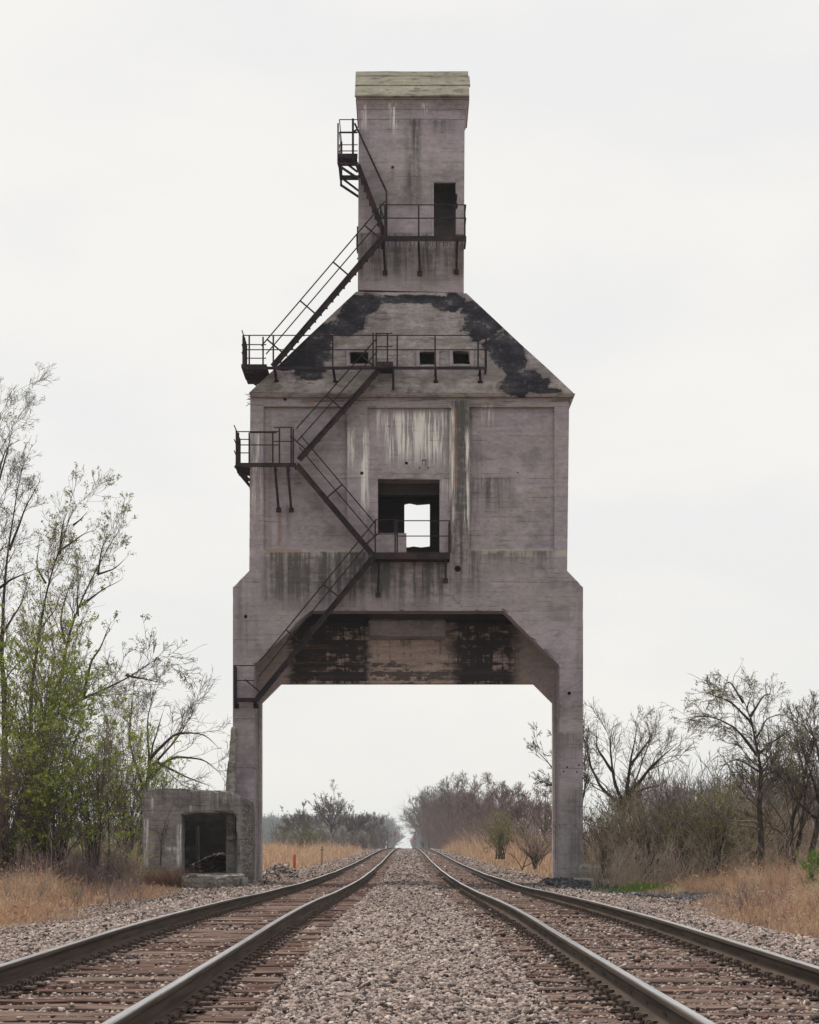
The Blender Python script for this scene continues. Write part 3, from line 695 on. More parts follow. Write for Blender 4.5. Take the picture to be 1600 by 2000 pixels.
# ------------------------------------------------------------------ the coaling tower
T = thing('coaling_tower', 'tall derelict concrete coaling tower straddling both tracks, with rusty zigzag stairs', 'coaling tower', loc=(0, 66.5, -.3))
def zx(pts, D=65.0): return [(X_(a, D), Z_(b, D)) for a, b in pts]
BASE = 1740
D0, D1, D2, D3 = 65.0, 65.9, 68.0, 68.5
def rect(mb, px0, px1, py0, py1, d0, d1, D=65.0): return mb.box(X_(px0, D), X_(px1, D), d0, d1, Z_(py1, D), Z_(py0, D))
def build_tower():
    # front wall: bin face, spandrel and the two splayed legs with the chamfered arch
    front = MB().prism(zx([(455, BASE), (455, 1147), (487, 1115), (489, 776), (1112, 776), (1108, 1115), (1139, 1147), (1139, BASE), (1093, BASE), (1093, 1300), (985, 1193), (607, 1193), (497, 1298), (497, BASE)]), D0, D1).build('front_wall', M['concrete'], T)
    def panel(a, b, t, bt, bs):
        m = MB(); m.hexa([(X_(a), D0 - .3, Z_(bs) - .02), (X_(b), D0 - .3, Z_(bs) - .02), (X_(b), D0 + .13, Z_(bt)), (X_(a), D0 + .13, Z_(bt))], [(X_(a), D0 - .3, Z_(t)), (X_(b), D0 - .3, Z_(t)), (X_(b), D0 + .13, Z_(t)), (X_(a), D0 + .13, Z_(t))]); return m
    holes = MB()
    for px, py, r in ((894, 1111, 6.5), (480, 1204, 3.4), (1112, 1354, 3.6), (794, 903, 3.2), (707, 924, 3.4), (557, 780, 3), (1108, 1498, 1.8), (1131, 1495, 1.8), (1101, 1507, 1.6), (1127, 1508, 1.8), (1012, 921, 1.4), (820, 912, 1.6), (836, 912, 1.6)):
        holes.rod((X_(px), D0 - .3, Z_(py)), (X_(px), D0 + .45, Z_(py)), r / 60, 14)
    opening = MB(); opening.prism(zx([(738, 934), (859, 935), (859, 1078), (794, 1078), (794, 1040), (738, 1040)]), D0 - .3, D1 + .3)
    cut(front, [panel(515, 678, 794, 1073, 1086), panel(718, 882, 796, 1079, 1086), panel(917, 1083, 795, 1071, 1084), opening, holes])
    rc = random.Random(12); ch_ = MB()
    def nick(p, q, n, r0, r1, y=D0):
        for _ in range(n):
            t = rc.random(); c = Vector((X_(p[0]) + (X_(q[0]) - X_(p[0])) * t, y + rc.uniform(-.04, .03), Z_(p[1]) + (Z_(q[1]) - Z_(p[1])) * t)); r = rc.uniform(r0, r1)
            d = Vector((X_(q[0]) - X_(p[0]), 0, Z_(q[1]) - Z_(p[1]))).normalized(); g_ = bmesh.ops.create_icosphere(ch_.bm, subdivisions=1, radius=r)['verts']
            for v in g_: v.co = v.co * rc.uniform(.7, 1.2) + d * v.co.dot(d) * rc.uniform(.3, 2.2) + c
    nick((455, 1700), (455, 1147), 16, .03, .08); nick((1139, 1700), (1139, 1147), 18, .03, .09); nick((487, 1115), (489, 780), 16, .03, .09); nick((1108, 1115), (1112, 790), 10, .03, .07); nick((1093, 1300), (985, 1193), 12, .03, .08)
    nick((985, 1193), (607, 1193), 14, .025, .06); nick((607, 1193), (497, 1298), 8, .03, .07); nick((1093, 1700), (1093, 1300), 14, .03, .07); nick((738, 934), (859, 935), 6, .03, .06); nick((859, 935), (859, 1078), 5, .02, .05); nick((455, 1147), (487, 1115), 3, .03, .06); nick((1108, 1115), (1139, 1147), 3, .03, .06); nick((497, 1700), (497, 1298), 10, .03, .06)
    keep_ = front.data.copy(); cut(front, [ch_], True)
    if len(front.data.vertices) < len(keep_.vertices): front.data = keep_          # never lose the wall to a failed cut
    chip(front, .012)
    # rear wall, with its own lower arch and an opening to the sky
    rw = lambda pts: zx(pts, 68.0)
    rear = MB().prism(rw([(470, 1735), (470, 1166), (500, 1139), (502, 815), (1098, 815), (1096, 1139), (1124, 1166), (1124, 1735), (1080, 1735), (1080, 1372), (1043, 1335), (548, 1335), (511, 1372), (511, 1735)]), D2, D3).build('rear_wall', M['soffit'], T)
    hole = MB().prism(rw([(790, 981), (800, 979), (815, 982), (830, 981), (840, 980), (840, 1067), (822, 1069), (808, 1067), (797, 1069), (790, 1068)]), D2 - .4, D3 + .4)
    cut(rear, [hole]); chip(rear, .02)
    # end walls between front and rear, legs' inner webs
    for s_, a, b in ((-1, 489, 511), (1, 1087, 1110)):
        m = MB(); m.box(X_(a), X_(b), D1, D2, Z_(1193), Z_(777)); m.build('side_wall', M['plain'], T)
    for s_, xo, xi in ((-1, -5.55, -5.12), (1, 5.14, 5.6)):
        m = MB(); m.box(min(xo, xi), max(xo, xi), D1, D2, -.8, Z_(1193) - .01)
        m.box(*sorted((s_ * 4.975, s_ * 5.16)), 67.35, 67.62, -.8, 6.2); m.box(*sorted((s_ * 4.985, s_ * 5.14)), 66.6, 66.75, -.8, 6.2)
        m.build('leg', M['plain'], T)
    # floor of the bin and the chute block that hangs beneath it
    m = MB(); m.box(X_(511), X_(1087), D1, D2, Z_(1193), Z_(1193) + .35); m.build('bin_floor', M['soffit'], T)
    ch = MB(); ch.box(X_(720, 67.3), X_(871, 67.3), 67.3, 67.99, Z_(1246, 67.3), Z_(1193) - .004); ch = ch.build('chute_block', M['plain'], T)
    cut_ = MB(); cut_.hexa([(-2, 67.2, Z_(1246, 67.3) - .1), (2, 67.2, Z_(1246, 67.3) - .1), (2, 67.85, Z_(1246, 67.3) - .1), (-2, 67.85, Z_(1246, 67.3) - .1)], [(-2, 67.2, Z_(1240, 67.3)), (2, 67.2, Z_(1240, 67.3)), (2, 67.8, Z_(1246, 67.3)), (-2, 67.8, Z_(1246, 67.3))]); cut(ch, [cut_]); crumble(ch, .05, .03, 7, .05)
    # inside the opening: lintel beam and a low parapet
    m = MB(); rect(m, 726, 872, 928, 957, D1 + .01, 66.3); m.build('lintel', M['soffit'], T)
    m = MB(); m.box(X_(728), X_(794) - .003, D0 + .14, D1 - .15, Z_(1088), Z_(1044)); m.build('parapet', M['concrete'], T)
    # small marks on the centre panel
    m = MB(); y = D0 + .125; m.bar((X_(824), y, Z_(897)), (X_(833), y, Z_(897)), .02, .025); m.bar((X_(825), y, Z_(897)), (X_(825), y, Z_(908)), .012, .012); m.bar((X_(832), y, Z_(897)), (X_(832), y, Z_(908)), .012, .012)
    m.build('iron_bracket', M['steel'], T)
    # roof: a blunt hipped cone with a worn tar coat, eaves slab below
    DT = 65.75
    b = [(X_(487, 64.88), 64.88, Z_(766, 64.88)), (X_(1121, 64.88), 64.88, Z_(768, 64.88)), (X_(1121, 64.88), 68.6, Z_(768)), (X_(487, 64.88), 68.6, Z_(766))]
    t = [(X_(696, DT), DT, Z_(570, DT)), (X_(912, DT), DT, Z_(573, DT)), (X_(912, DT), 68.1, Z_(573, DT)), (X_(696, DT), 68.1, Z_(570, DT))]
    roof = MB().hexa(b, t).build('roof', M['roofc'], T)
    ib = [(b[0][0] + .6, b[0][1] + .3, b[0][2] + .12), (b[1][0] - .6, b[1][1] + .3, b[1][2] + .12), (b[2][0] - .6, b[2][1] - .3, b[2][2] + .12), (b[3][0] + .6, b[3][1] - .3, b[3][2] + .12)]
    it = [(t[0][0] + .35, t[0][1] + .25, t[0][2] - .25), (t[1][0] - .35, t[1][1] + .25, t[1][2] - .25), (t[2][0] - .35, t[2][1] - .25, t[2][2] - .25), (t[3][0] + .35, t[3][1] - .25, t[3][2] - .25)]
    wins = ((684, 720, 686, 712), (820, 851, 686, 714), (885, 918, 685, 713)); DW = 65.2
    wc = MB()
    for a, c, u, l in wins: wc.prism(zx([(a, u + 1), (a + 8, u), (c - 2, u + 1), (c, l), ((a + c) / 2, l - 1), (a + 1, l)], DW), 64.5, 66.2)
    cut(roof, [MB().hexa(ib, it), wc])
    for a, c, u, l in wins:
        fr = MB()
        yb = lambda py: 64.88 + (766 - py) / (766 - 571) * .87
        y0 = yb(l + 5) - .05
        rect(fr, a - 7, a - .5, u - 3, l + 5, y0, 65.5, DW); rect(fr, c + .5, c + 7, u - 3, l + 5, y0, 65.5, DW); rect(fr, a - .5, c + .5, l + .5, l + 5, y0 + .002, 65.5, DW)
        w = fr.build('window_frame', M['plain'], roof); chip(w, .02)
    roughen(roof, 3, .03, 1.1)
    e = MB().hexa([(X_(490, 64.8), 64.95, Z_(780)), (X_(1114, 64.8), 64.95, Z_(788)), (X_(1114, 64.8), 68.55, Z_(788)), (X_(490, 64.8), 68.55, Z_(780))],
                  [(X_(486, 64.8), 64.8, Z_(766, 64.8) - .01), (X_(1124, 64.8), 64.8, Z_(768, 64.8) - .01), (X_(1124, 64.8), 68.7, Z_(768) - .01), (X_(486, 64.8), 68.7, Z_(766) - .01)]).build('eaves', M['roofc'], T)
    e.data.update()
    cut(e, [MB().hexa([(-6, 64, Z_(792)), (6, 64, Z_(792)), (6, 64.998, Z_(792)), (-6, 64.998, Z_(792))], [(-6, 64, Z_(777)), (6, 64, Z_(777)), (6, 64.998, Z_(777)), (-6, 64.998, Z_(777))]),
            MB().box(X_(486) - .01, X_(1113), 64.996, 68.5, Z_(792), Z_(776))])
    # hoist house with door, flared top, pitched cap slab
    DH = 65.8
    h = MB().prism(zx([(699, 566), (701, 205), (908, 203), (906, 572)], DH), DH, 68.05).build('hoist_house', M['head'], T)
    cut(h, [MB().box(X_(714, DH), X_(894, DH), DH + .25, 67.8, Z_(560, DH), Z_(230, DH)),
            MB().prism(zx([(846, 461), (846, 355), (890, 355), (890, 376), (894, 380), (892, 392), (895, 402), (891, 412), (890, 461)], DH), DH - .3, DH + .6),
            MB().rod((X_(767, DH), DH - .3, Z_(327, DH)), (X_(767, DH), DH + .15, Z_(327, DH)), .055, 10)])
    chip(h, .015)
    df = MB(); rect(df, 843, 847.5, 354, 461, DH - .015, DH + .12, DH); rect(df, 847.5, 889, 353, 356.5, DH - .012, DH + .1, DH); df.build('door_frame', M['plain'], T)
    bm_ = MB(); rect(bm_, 888.5, 907, 410, 459, DH - .06, DH - .003, DH); bl = bm_.build('door_leaf', M['plain'], T)
    c0 = MB(); c0.hexa([(X_(700, DH), DH - .02, Z_(214, DH)), (X_(909, DH), DH - .02, Z_(214, DH)), (X_(909, DH), 68.07, Z_(214, DH)), (X_(700, DH), 68.07, Z_(214, DH))],
                       [(X_(697, DH), DH - .14, Z_(198, DH)), (X_(915, DH), DH - .14, Z_(198, DH)), (X_(915, DH), 68.2, Z_(198, DH)), (X_(697, DH), 68.2, Z_(198, DH))])
    c0.build('cornice', M['head'], T)
    c1 = MB(); De = DH - .2; zr = Z_(146, 66.9); ze = Z_(190, De); xl, xr = X_(695, De), X_(917, De)
    for x0, x1 in ((xl, xr),):
        pf = [(De, Z_(198, DH) + .002), (De, ze), (66.9, zr), (68.25, ze), (68.25, Z_(198, DH) + .002)]
        a = [c1.bm.verts.new((x0, y, z)) for y, z in pf]; b2 = [c1.bm.verts.new((x1, y, z)) for y, z in pf]
        c1.bm.faces.new(a); c1.bm.faces.new(b2[::-1])
        for i in range(5): c1.bm.faces.new((a[i], a[(i + 1) % 5], b2[(i + 1) % 5], b2[i]))
    cap = c1.build('cap_roof', M['head'], T)
    def slab(t0, t1, off, jag):                      # three overlapping roof courses, lichened
        s_ = MB(); p = lambda t: Vector((0, De - .04 + t * (66.9 - De + .04), ze + t * (zr - ze)))
        n = Vector((0, -(zr - ze), 66.9 - De)).normalized()
        a, b3 = p(t0), p(t1); rngj = random.Random(jag)
        x0, x1 = xl - .03, xr + .02 + rngj.uniform(-.03, .02)
        s_.hexa([(x0, a.y, a.z), (x1, a.y, a.z), (x1, b3.y, b3.z), (x0, b3.y, b3.z)], [Vector((x, q.y, q.z)) + n * (.06 + off) for x, q in ((x0, a), (x1, a), (x1, b3), (x0, b3))])
        o_ = s_.build('roof_course', M['cap'], cap, off=Vector(T.location)); roughen(o_, 6, .012, 2.2, jag); return o_
    slab(-.02, .42, .0, 1); slab(.43, .82, .02, 2); slab(.83, 1.03, .035, 3)
    # rusted fixture on the left side of the hoist house
    m = MB(); rect(m, 695.5, 700, 452, 476, 66.3, 66.8, 66); rect(m, 697, 700, 440, 490, 66.4, 66.6, 66.3); m.rod(P_(697.5, 505, 66.2), P_(700, 505, 66.2), .03); m.build('wall_fixture', M['steel'], T)
    m = MB(); rr_ = random.Random(6)
    for i in range(11):
        p = P_(489 + rr_.uniform(-1, 2), 768 + i * 2.2, 65.1); m.rod(p, p + Vector((rr_.uniform(-.16, .02), -.04, rr_.uniform(-.14, .06))), .010, 4)
    m.build('frayed_rebar', M['dead'], T)
    # battered stub wall against the left leg
    m = MB(); m.prism(zx([(443, 1640), (442, 1540), (451, 1421), (456, 1417), (462, 1422), (460, 1640)], 64.85), 64.7, 66.2); o = m.build('stub_wall', M['rubble'], T); crumble(o, .05, .05, 2, .05)
    # lettering, almost worn away
    cu = bpy.data.curves.new('graffiti', 'FONT'); cu.body = 'E'; cu.size = .19; cu.extrude = .002
    to = bpy.data.objects.new('graffiti_tmp', cu); COL.objects.link(to); bpy.context.view_layer.update()
    me = bpy.data.meshes.new_from_object(to.evaluated_get(bpy.context.evaluated_depsgraph_get())); bpy.data.objects.remove(to)
    g_ = link('graffiti', me, M['ink'], T); g_.data.materials.clear(); g_.data.materials.append(M['ink'])
    g_.location = Vector((X_(789, DH), DH - .004, Z_(391, DH))) - Vector(T.location); g_.rotation_euler = (R_(90), 0, 0)
build_tower()

# ------------------------------------------------------------------ stairs and landings (parts of the tower)
S = M['steel']; DF, DB = 64.3, 64.75           # front and back string of the stairs
def flight(p, q, rail_h=62, posts=(), lower=None, rails=True, tread=True, DFx=DF, DBx=DB, strw=.18, ends=None):
    """p lower end, q upper end, measured along the stringer's middle"""
    fl = bpy.data.objects.new('stair_flight', None); COL.objects.link(fl); fl.parent = T; fl.location = Vector(P_(*p, (DFx + DBx) / 2)) - Vector(T.location)
    for D in (DFx, DBx):
        m = MB(); a, b = P_(*p, D), P_(*q, D); m.bar(a, b, .06, strw); m.bar(a + Vector((0, -.02 if D == DFx else .02, strw * .42)), b + Vector((0, -.02 if D == DFx else .02, strw * .42)), .1, .02); m.build('stringer', S, fl)
    a, b = P_(*p, DFx), P_(*q, DFx); n = max(3, int(abs(b.z - a.z) / .21)); m = MB()
    for i in range(1, n):
        c = a.lerp(b, i / n); m.box(c.x - .075, c.x + .075, DFx + .04, DBx - .04, c.z + .0, c.z + .025)
    m.build('treads', S, fl)
    t = (b - a).normalized(); nrm = Vector((-t.z, 0, t.x))
    if nrm.z < 0: nrm = -nrm
    if rails:
        for D in (DFx, DBx):
            m = MB(); a, b = P_(*p, D), P_(*q, D); hr = rail_h / 60 * t.dot(Vector((t.x, 0, 0)).normalized())
            e0, e1 = ends or (0.18, 1.17)
            for k in (1.0, .60): m.rod(a.lerp(b, e0 * k) + nrm * hr * k, a.lerp(b, 1 + (e1 - 1) * k) + nrm * hr * k, .019)
            for f in posts: c = a.lerp(b, f); m.bar(c, c + nrm * hr, .045, .045)
            m.build('handrail', S, fl)
def landing(px0, px1, py, rails, posts, brackets=(), D_f=DF, D_b=64.97, deck=.12, back=False, side_l=False, side_r=False, name='landing'):
    ld = bpy.data.objects.new(name, None); COL.objects.link(ld); ld.parent = T; ld.location = Vector(P_((px0 + px1) / 2, py, D_f)) - Vector(T.location)
    m = MB(); x0, x1, z = X_(px0, D_f), X_(px1, D_f), Z_(py, D_f)
    m.box(x0, x1, D_f, D_f + .05, z - deck, z + .02)
    if deck > .15: m.box(x0, x1, D_b - .06, D_b - .005, z - deck, z + .02)
    n = 1 if name == 'gallery' else max(2, int((D_b - D_f) / .09))
    if deck > .15:
        for i in range(1, n): y = D_f + (D_b - D_f) * i / n; m.box(x0 + .01, x1 - .01, y - .02, y + .02, z - .03, z)
    elif n > 1:                                   # open grating, bars running to the wall
        nb = int((x1 - x0) / .12)
        for i in range(1, nb): x = x0 + (x1 - x0) * i / nb; m.box(x - .007, x + .007, D_f + .051, D_b - .061, z - .03, z)
    m.box(x0, x0 + .05, D_f + .052, D_b - .062, z - deck * .9, z + .01); m.box(x1 - .05, x1, D_f + .052, D_b - .062, z - deck * .9, z + .01)
    m.build('deck', S, ld)
    m = MB()
    for (a, b, y) in rails: m.rod(P_(a, y, D_f + .02), P_(b, y, D_f + .02), .018)
    for (a, y0) in posts: m.bar(P_(a, y0, D_f + .02), Vector((X_(a, D_f + .02), D_f + .02, z)), .05, .05)
    if side_l:
        for y in side_l: m.rod(P_(px0 + 1, y, D_f + .02), Vector((X_(px0 + 1, D_f), D_b, Z_(y, D_f))), .018)
        m.bar(Vector((X_(px0 + 1, D_f), D_b - .02, Z_(side_l[0], D_f))), Vector((X_(px0 + 1, D_f), D_b - .02, z)), .05, .05)
    if side_r:
        for y in side_r: m.rod(P_(px1 - 1, y, D_f + .02), Vector((X_(px1 - 1, D_f), D_b, Z_(y, D_f))), .018)
        m.bar(Vector((X_(px1 - 1, D_f), D_b - .02, Z_(side_r[0], D_f))), Vector((X_(px1 - 1, D_f), D_b - .02, z)), .05, .05)
    m.build('railing', S, ld)
    for (a, y0, y1, dx) in brackets:
        m = MB(); x = X_(a, D_f); m.bar(Vector((x, D_f + .05, Z_(y0, D_f))), Vector((x + dx, D_b - .02, Z_(y1, D_f))), .07, .07)
        m.bar(Vector((x, D_f + .05, z - deck)), Vector((x, D_b - .01, z - deck)), .07, .06); m.box(x + dx - .08, x + dx + .08, D_b - .06, D_b + .02, Z_(y1, D_f) - .08, Z_(y1, D_f) + .06)
        m.build('bracket', S, ld)
    return ld
def build_stairs():
    flight((500, 1368), (728, 1090), 66, (.05, .40, .72))
    landing(457, 500, 1364, [(457, 497, 1300), (457, 497, 1329)], [(458, 1300)], [(459, 1368, 1376, 0), (497, 1368, 1376, 0)], side_l=(1300, 1329))
    flight((727, 1082), (580, 908), 66, (.10, .62), DFx=64.3, DBx=64.75)
    landing(727, 879, 1080, [(733, 775, 1015), (775, 878, 1017), (733, 775, 1043), (775, 878, 1047)], [(733, 1015), (772, 1014), (776, 1014), (878, 1017)], [(741, 1085, 1156, -.05), (871, 1085, 1128, 0)], deck=.2, side_r=(1017, 1047))
    flight((584, 898), (741, 722), 66, (.10, .55, .99))
    # second landing turns the corner of the bin
    ld = landing(460, 578, 905, [(462, 545, 843), (535, 573, 835), (462, 545, 869), (535, 573, 862), (488, 540, 845)], [(462, 841), (466, 845), (487, 845), (533, 843), (546, 835), (569, 836), (573, 838)], [(537, 912, 989, .08), (562, 912, 989, .08)], deck=.11, side_l=(841, 869))
    m = MB()
    x0, x1 = X_(460, 65), X_(489, 65); z = Z_(908, 65)
    m.box(x0, x1 - .02, 64.99, 66.4, z - .1, z); m.bar((x0 + .03, 65.6, z - .1), (x1 - .03, 65.6, Z_(945, 65)), .09, .09); m.bar((x0 + .03, 64.6, z - .1), (x1 - .03, 64.9, Z_(940, 65)), .09, .09); m.bar((x1 - .04, 65.6, z), (x1 - .04, 65.6, Z_(950)), .06, .06)
    for y in (841, 868, 890): m.rod((x0 + .03, 64.2, Z_(y)), (x0 + .03, 66.4, Z_(y)), .018); m.rod((x0 + .03, 66.4, Z_(y)), (x1, 66.4, Z_(y)), .018)
    for y in (65.0, 66.4): m.bar((x0 + .03, y, z), (x0 + .03, y, Z_(841)), .05, .05)
    m.build('corner_deck', S, ld)
    # long gallery along the roof
    D_r = 64.2
    g1 = landing(475, 951, 717, [(475, 951, 655), (475, 951, 683), (735, 767, 651), (735, 767, 677)],
            [(475, 655), (478, 660), (487, 655), (514, 658), (534, 656), (650, 656), (729, 650), (735, 650), (757, 651), (776, 656), (850, 656), (934, 656), (950, 656)],
            [(536, 720, 735, .02), (651, 720, 736, .04), (768, 720, 755, 0), (851, 720, 736, .02), (938, 720, 736, .03)], D_f=D_r, D_b=65.02, deck=.07, side_l=(655, 683), side_r=(656, 683), name='gallery')
    m = MB(); x0, x1 = X_(475), X_(524); z = Z_(722)
    m.box(x0, x1, 64.26, 66.0, z - .1, z + .0); m.hexa([(X_(480), 64.3, Z_(738)), (X_(508), 64.3, Z_(738)), (X_(508), 65.9, Z_(738)), (X_(480), 65.9, Z_(738))], [(x0 + .02, 64.25, z - .1), (x1, 64.25, z - .1), (x1, 65.95, z - .1), (x0 + .02, 65.95, z - .1)])
    m.bar(P_(484, 738, 64.9), P_(502, 752, 64.95), .08, .08)
    for y in (658, 685, 700): m.rod((x0 + .03, 64.2, Z_(y)), (x0 + .03, 66.0, Z_(y)), .018); m.rod((x0 + .03, 66.0, Z_(y)), (X_(516), 66.0, Z_(y)), .018)
    m.bar((x0 + .03, 66.0, z), (x0 + .03, 66.0, Z_(658)), .05, .05); m.build('corner_deck', S, g1)
    m = MB(); rect(m, 737, 768, 712, 724, 64.1, 64.9, 64.5); m.build('stair_head', S, g1)
    flight((533, 716), (748, 464), 66, (.10, .40, .70, .985), DFx=64.5, DBx=65.0, strw=.19, ends=(.05, 1.17))
    landing(744, 911, 462, [(744, 908, 400), (744, 908, 426)], [(744, 400), (752, 400), (818, 401), (889, 400), (908, 400)], [(749, 466, 515, .04), (818, 466, 516, .04), (893, 466, 513, 0)], D_f=64.75, D_b=65.78, deck=.14, side_r=(400, 426))
    # top flight to the platform on the side of the hoist house
    flight((752, 460), (699, 322), 62, (), rails=False, DFx=65.0, DBx=65.62, strw=.16)
    m = MB()
    for D in (65.0, 65.62):
        m.rods([P_(755, 460, D), P_(755, 374, D), P_(693, 241, D)], .035); m.rods([P_(750, 428, D), P_(742, 400, D)], .02)
    m.build('handrail', S, T)
    pl = bpy.data.objects.new('platform', None); COL.objects.link(pl); pl.parent = T; pl.location = Vector(P_(680, 322, 66)) - Vector(T.location)
    m = MB(); D = 65.4; x0, x1 = X_(660, D), X_(699, D); z = Z_(309, D)
    m.box(x0, x1, 65.1, 65.16, z - .1, z + .05); m.box(x0, x1, 67.2, 67.26, z - .1, z + .05)
    m.box(x0 + .062, x1 - .02, 65.3, 66.1, z - .02, z + .0)
    m.box(x0, x0 + .06, 65.162, 67.198, z - .1, z + .05); m.box(x0, x1, 65.12, 65.2, Z_(325, D) - .04, Z_(325, D) + .04); m.build('deck', S, pl)
    m = MB()
    for y in (239, 264, 288, 300):
        m.rod((x0 + .06, 65.15, Z_(y, D)), (x1, 65.15, Z_(y, D)), .016 if y != 264 else .03); m.rod((x0 + .06, 65.15, Z_(y, D)), (x0 + .06, 67.2, Z_(y, D)), .016)
    m.bar((X_(661, D), 65.12, Z_(326, D)), (X_(661, D), 65.12, Z_(247, D)), .05, .05); m.bar((X_(664, D), 67.2, z), (X_(664, D), 67.2, Z_(239, D)), .05, .05); m.bar((X_(690, D), 65.12, z - .2), (X_(690, D), 65.12, Z_(238, D)), .07, .07); m.bar((X_(692, D), 65.15, Z_(262, D)), (X_(699, D), 65.3, Z_(254, D)), .05, .05)
    m.build('railing', S, pl)
    for yy in (65.2, 67.1):
        m = MB(); m.bar((x0 + .05, yy, Z_(328, D)), (x1, yy, Z_(352, D)), .07, .07); m.bar((x0 + .05, yy, z), (x0 + .05, yy, Z_(330, D)), .07, .07); m.bar((x0 + .1, yy, z - .1), (x1, yy, Z_(340, D)), .06, .06); m.build('bracket', S, pl)
build_stairs()

# ------------------------------------------------------------------ the hut and loose concrete
def build_hut():
    Dh = 63.9
    H = thing('concrete_hut', 'low crumbling concrete hut with a dark square doorway at the foot of the left leg', 'hut', loc=(X_(385, Dh), 65.5, -.3))
    hx = lambda p: zx(p, Dh)
    w = MB().prism(hx([(278, 1720), (277, 1575), (279, 1550), (288, 1541), (330, 1540), (400, 1543), (452, 1546), (470, 1556), (484, 1562), (492, 1568), (494, 1600), (493, 1732), (400, 1732)]), Dh, 64.9).build('wall', M['hut'], H)
    door = MB().prism(hx([(355, 1706), (355, 1592), (380, 1588), (410, 1589), (440, 1586), (458, 1588), (462, 1600), (461, 1620), (464, 1650), (466, 1665), (462, 1690), (463, 1706)]), Dh - .4, 65.3)
    cut(w, [door, MB().rod((X_(313, Dh), Dh - .2, Z_(1554, Dh)), (X_(313, Dh), Dh + .3, Z_(1554, Dh)), .05, 10)])
    crumble(w, .045, .035, 3, .10)
    s_ = MB(); xl, xr = X_(278, Dh), X_(454, Dh)
    s_.box(xl + .02, xl + .35, 64.9, 69.9, -.6, Z_(1552, Dh)); s_.box(xr - .3, xr - .02, 64.95, 69.9, -.6, Z_(1552, Dh)); s_.box(xl + .352, xl + 1.75, 69.55, 69.9, -.6, Z_(1552, Dh) - .01)
    s_.box(xl + 1.752, xr - .302, 69.55, 69.9, -.6, Z_(1552, Dh) - .01)
    s_.build('wall', M['hut'], H)
    r = MB(); r.box(xl + .04, xr, 64.91, 69.1, Z_(1553, Dh) + .002, Z_(1541, Dh) - .03); r = r.build('roof', M['rubble'], H); crumble(r, .06, .09, 5, .08)
    # inside: earth and rubble
    rng = np.random.default_rng(3); n = 1500
    X = rng.uniform(xl + .4, xr - .35, n); D = rng.uniform(64.6, 69.5, n); Zb = -.12 + .22 * np.clip((D - 65.2) / 2, 0, 1) + .5 * np.exp(-((X - (xr - .8)) / .8) ** 2 - ((D - 68.6) / .9) ** 2)
    Vv, Ff = stones(np.stack([X, D, Zb], 1), rng.uniform(.03, .10, n), rng); tag(link('rubble', np_mesh('rubble', Vv, [Ff]), M['dark_rubble']), 'loose rubble covering the floor inside the concrete hut', 'rubble', kind='stuff')
    # slab in front of the door, block and boulder by the right leg
    def lump(name, label, cat, px0, px1, py0, py1, d0, d1, amp, cuts, mat, seed):
        m = MB(); Dm = d0; rect(m, px0, px1, py0, py1, d0, d1, Dm); o = m.build(name, mat); tag(o, label, cat)
        bv = o.modifiers.new('bevel', 'BEVEL'); bv.width = min(.06 if name == 'concrete_slab' else .12, (Z_(py0, Dm) - Z_(py1, Dm)) * .35); bv.segments = 3
        dg = bpy.context.evaluated_depsgraph_get(); nm = bpy.data.meshes.new_from_object(o.evaluated_get(dg)); o.modifiers.clear(); o.data = nm
        crumble(o, .04, amp, seed, .10); return o
    lump('concrete_slab', 'broken concrete slab lying as a doorstep in front of the hut', 'slab', 356, 471, 1712, 1742, 61.2, 63.5, .14, 5, M['rubble'], 2)
    lump('concrete_block', 'rounded grey concrete boulder leaning beside the foot of the right leg', 'boulder', 1136, 1176, 1690, 1727, 63.8, 64.9, .08, 3, M['rubble'], 8)
    lump('concrete_chunk', 'small flat lump of concrete on the coal heap below the right leg', 'rubble', 1112, 1163, 1716, 1735, 62.6, 63.6, .07, 3, M['rubble'], 12)
build_hut()

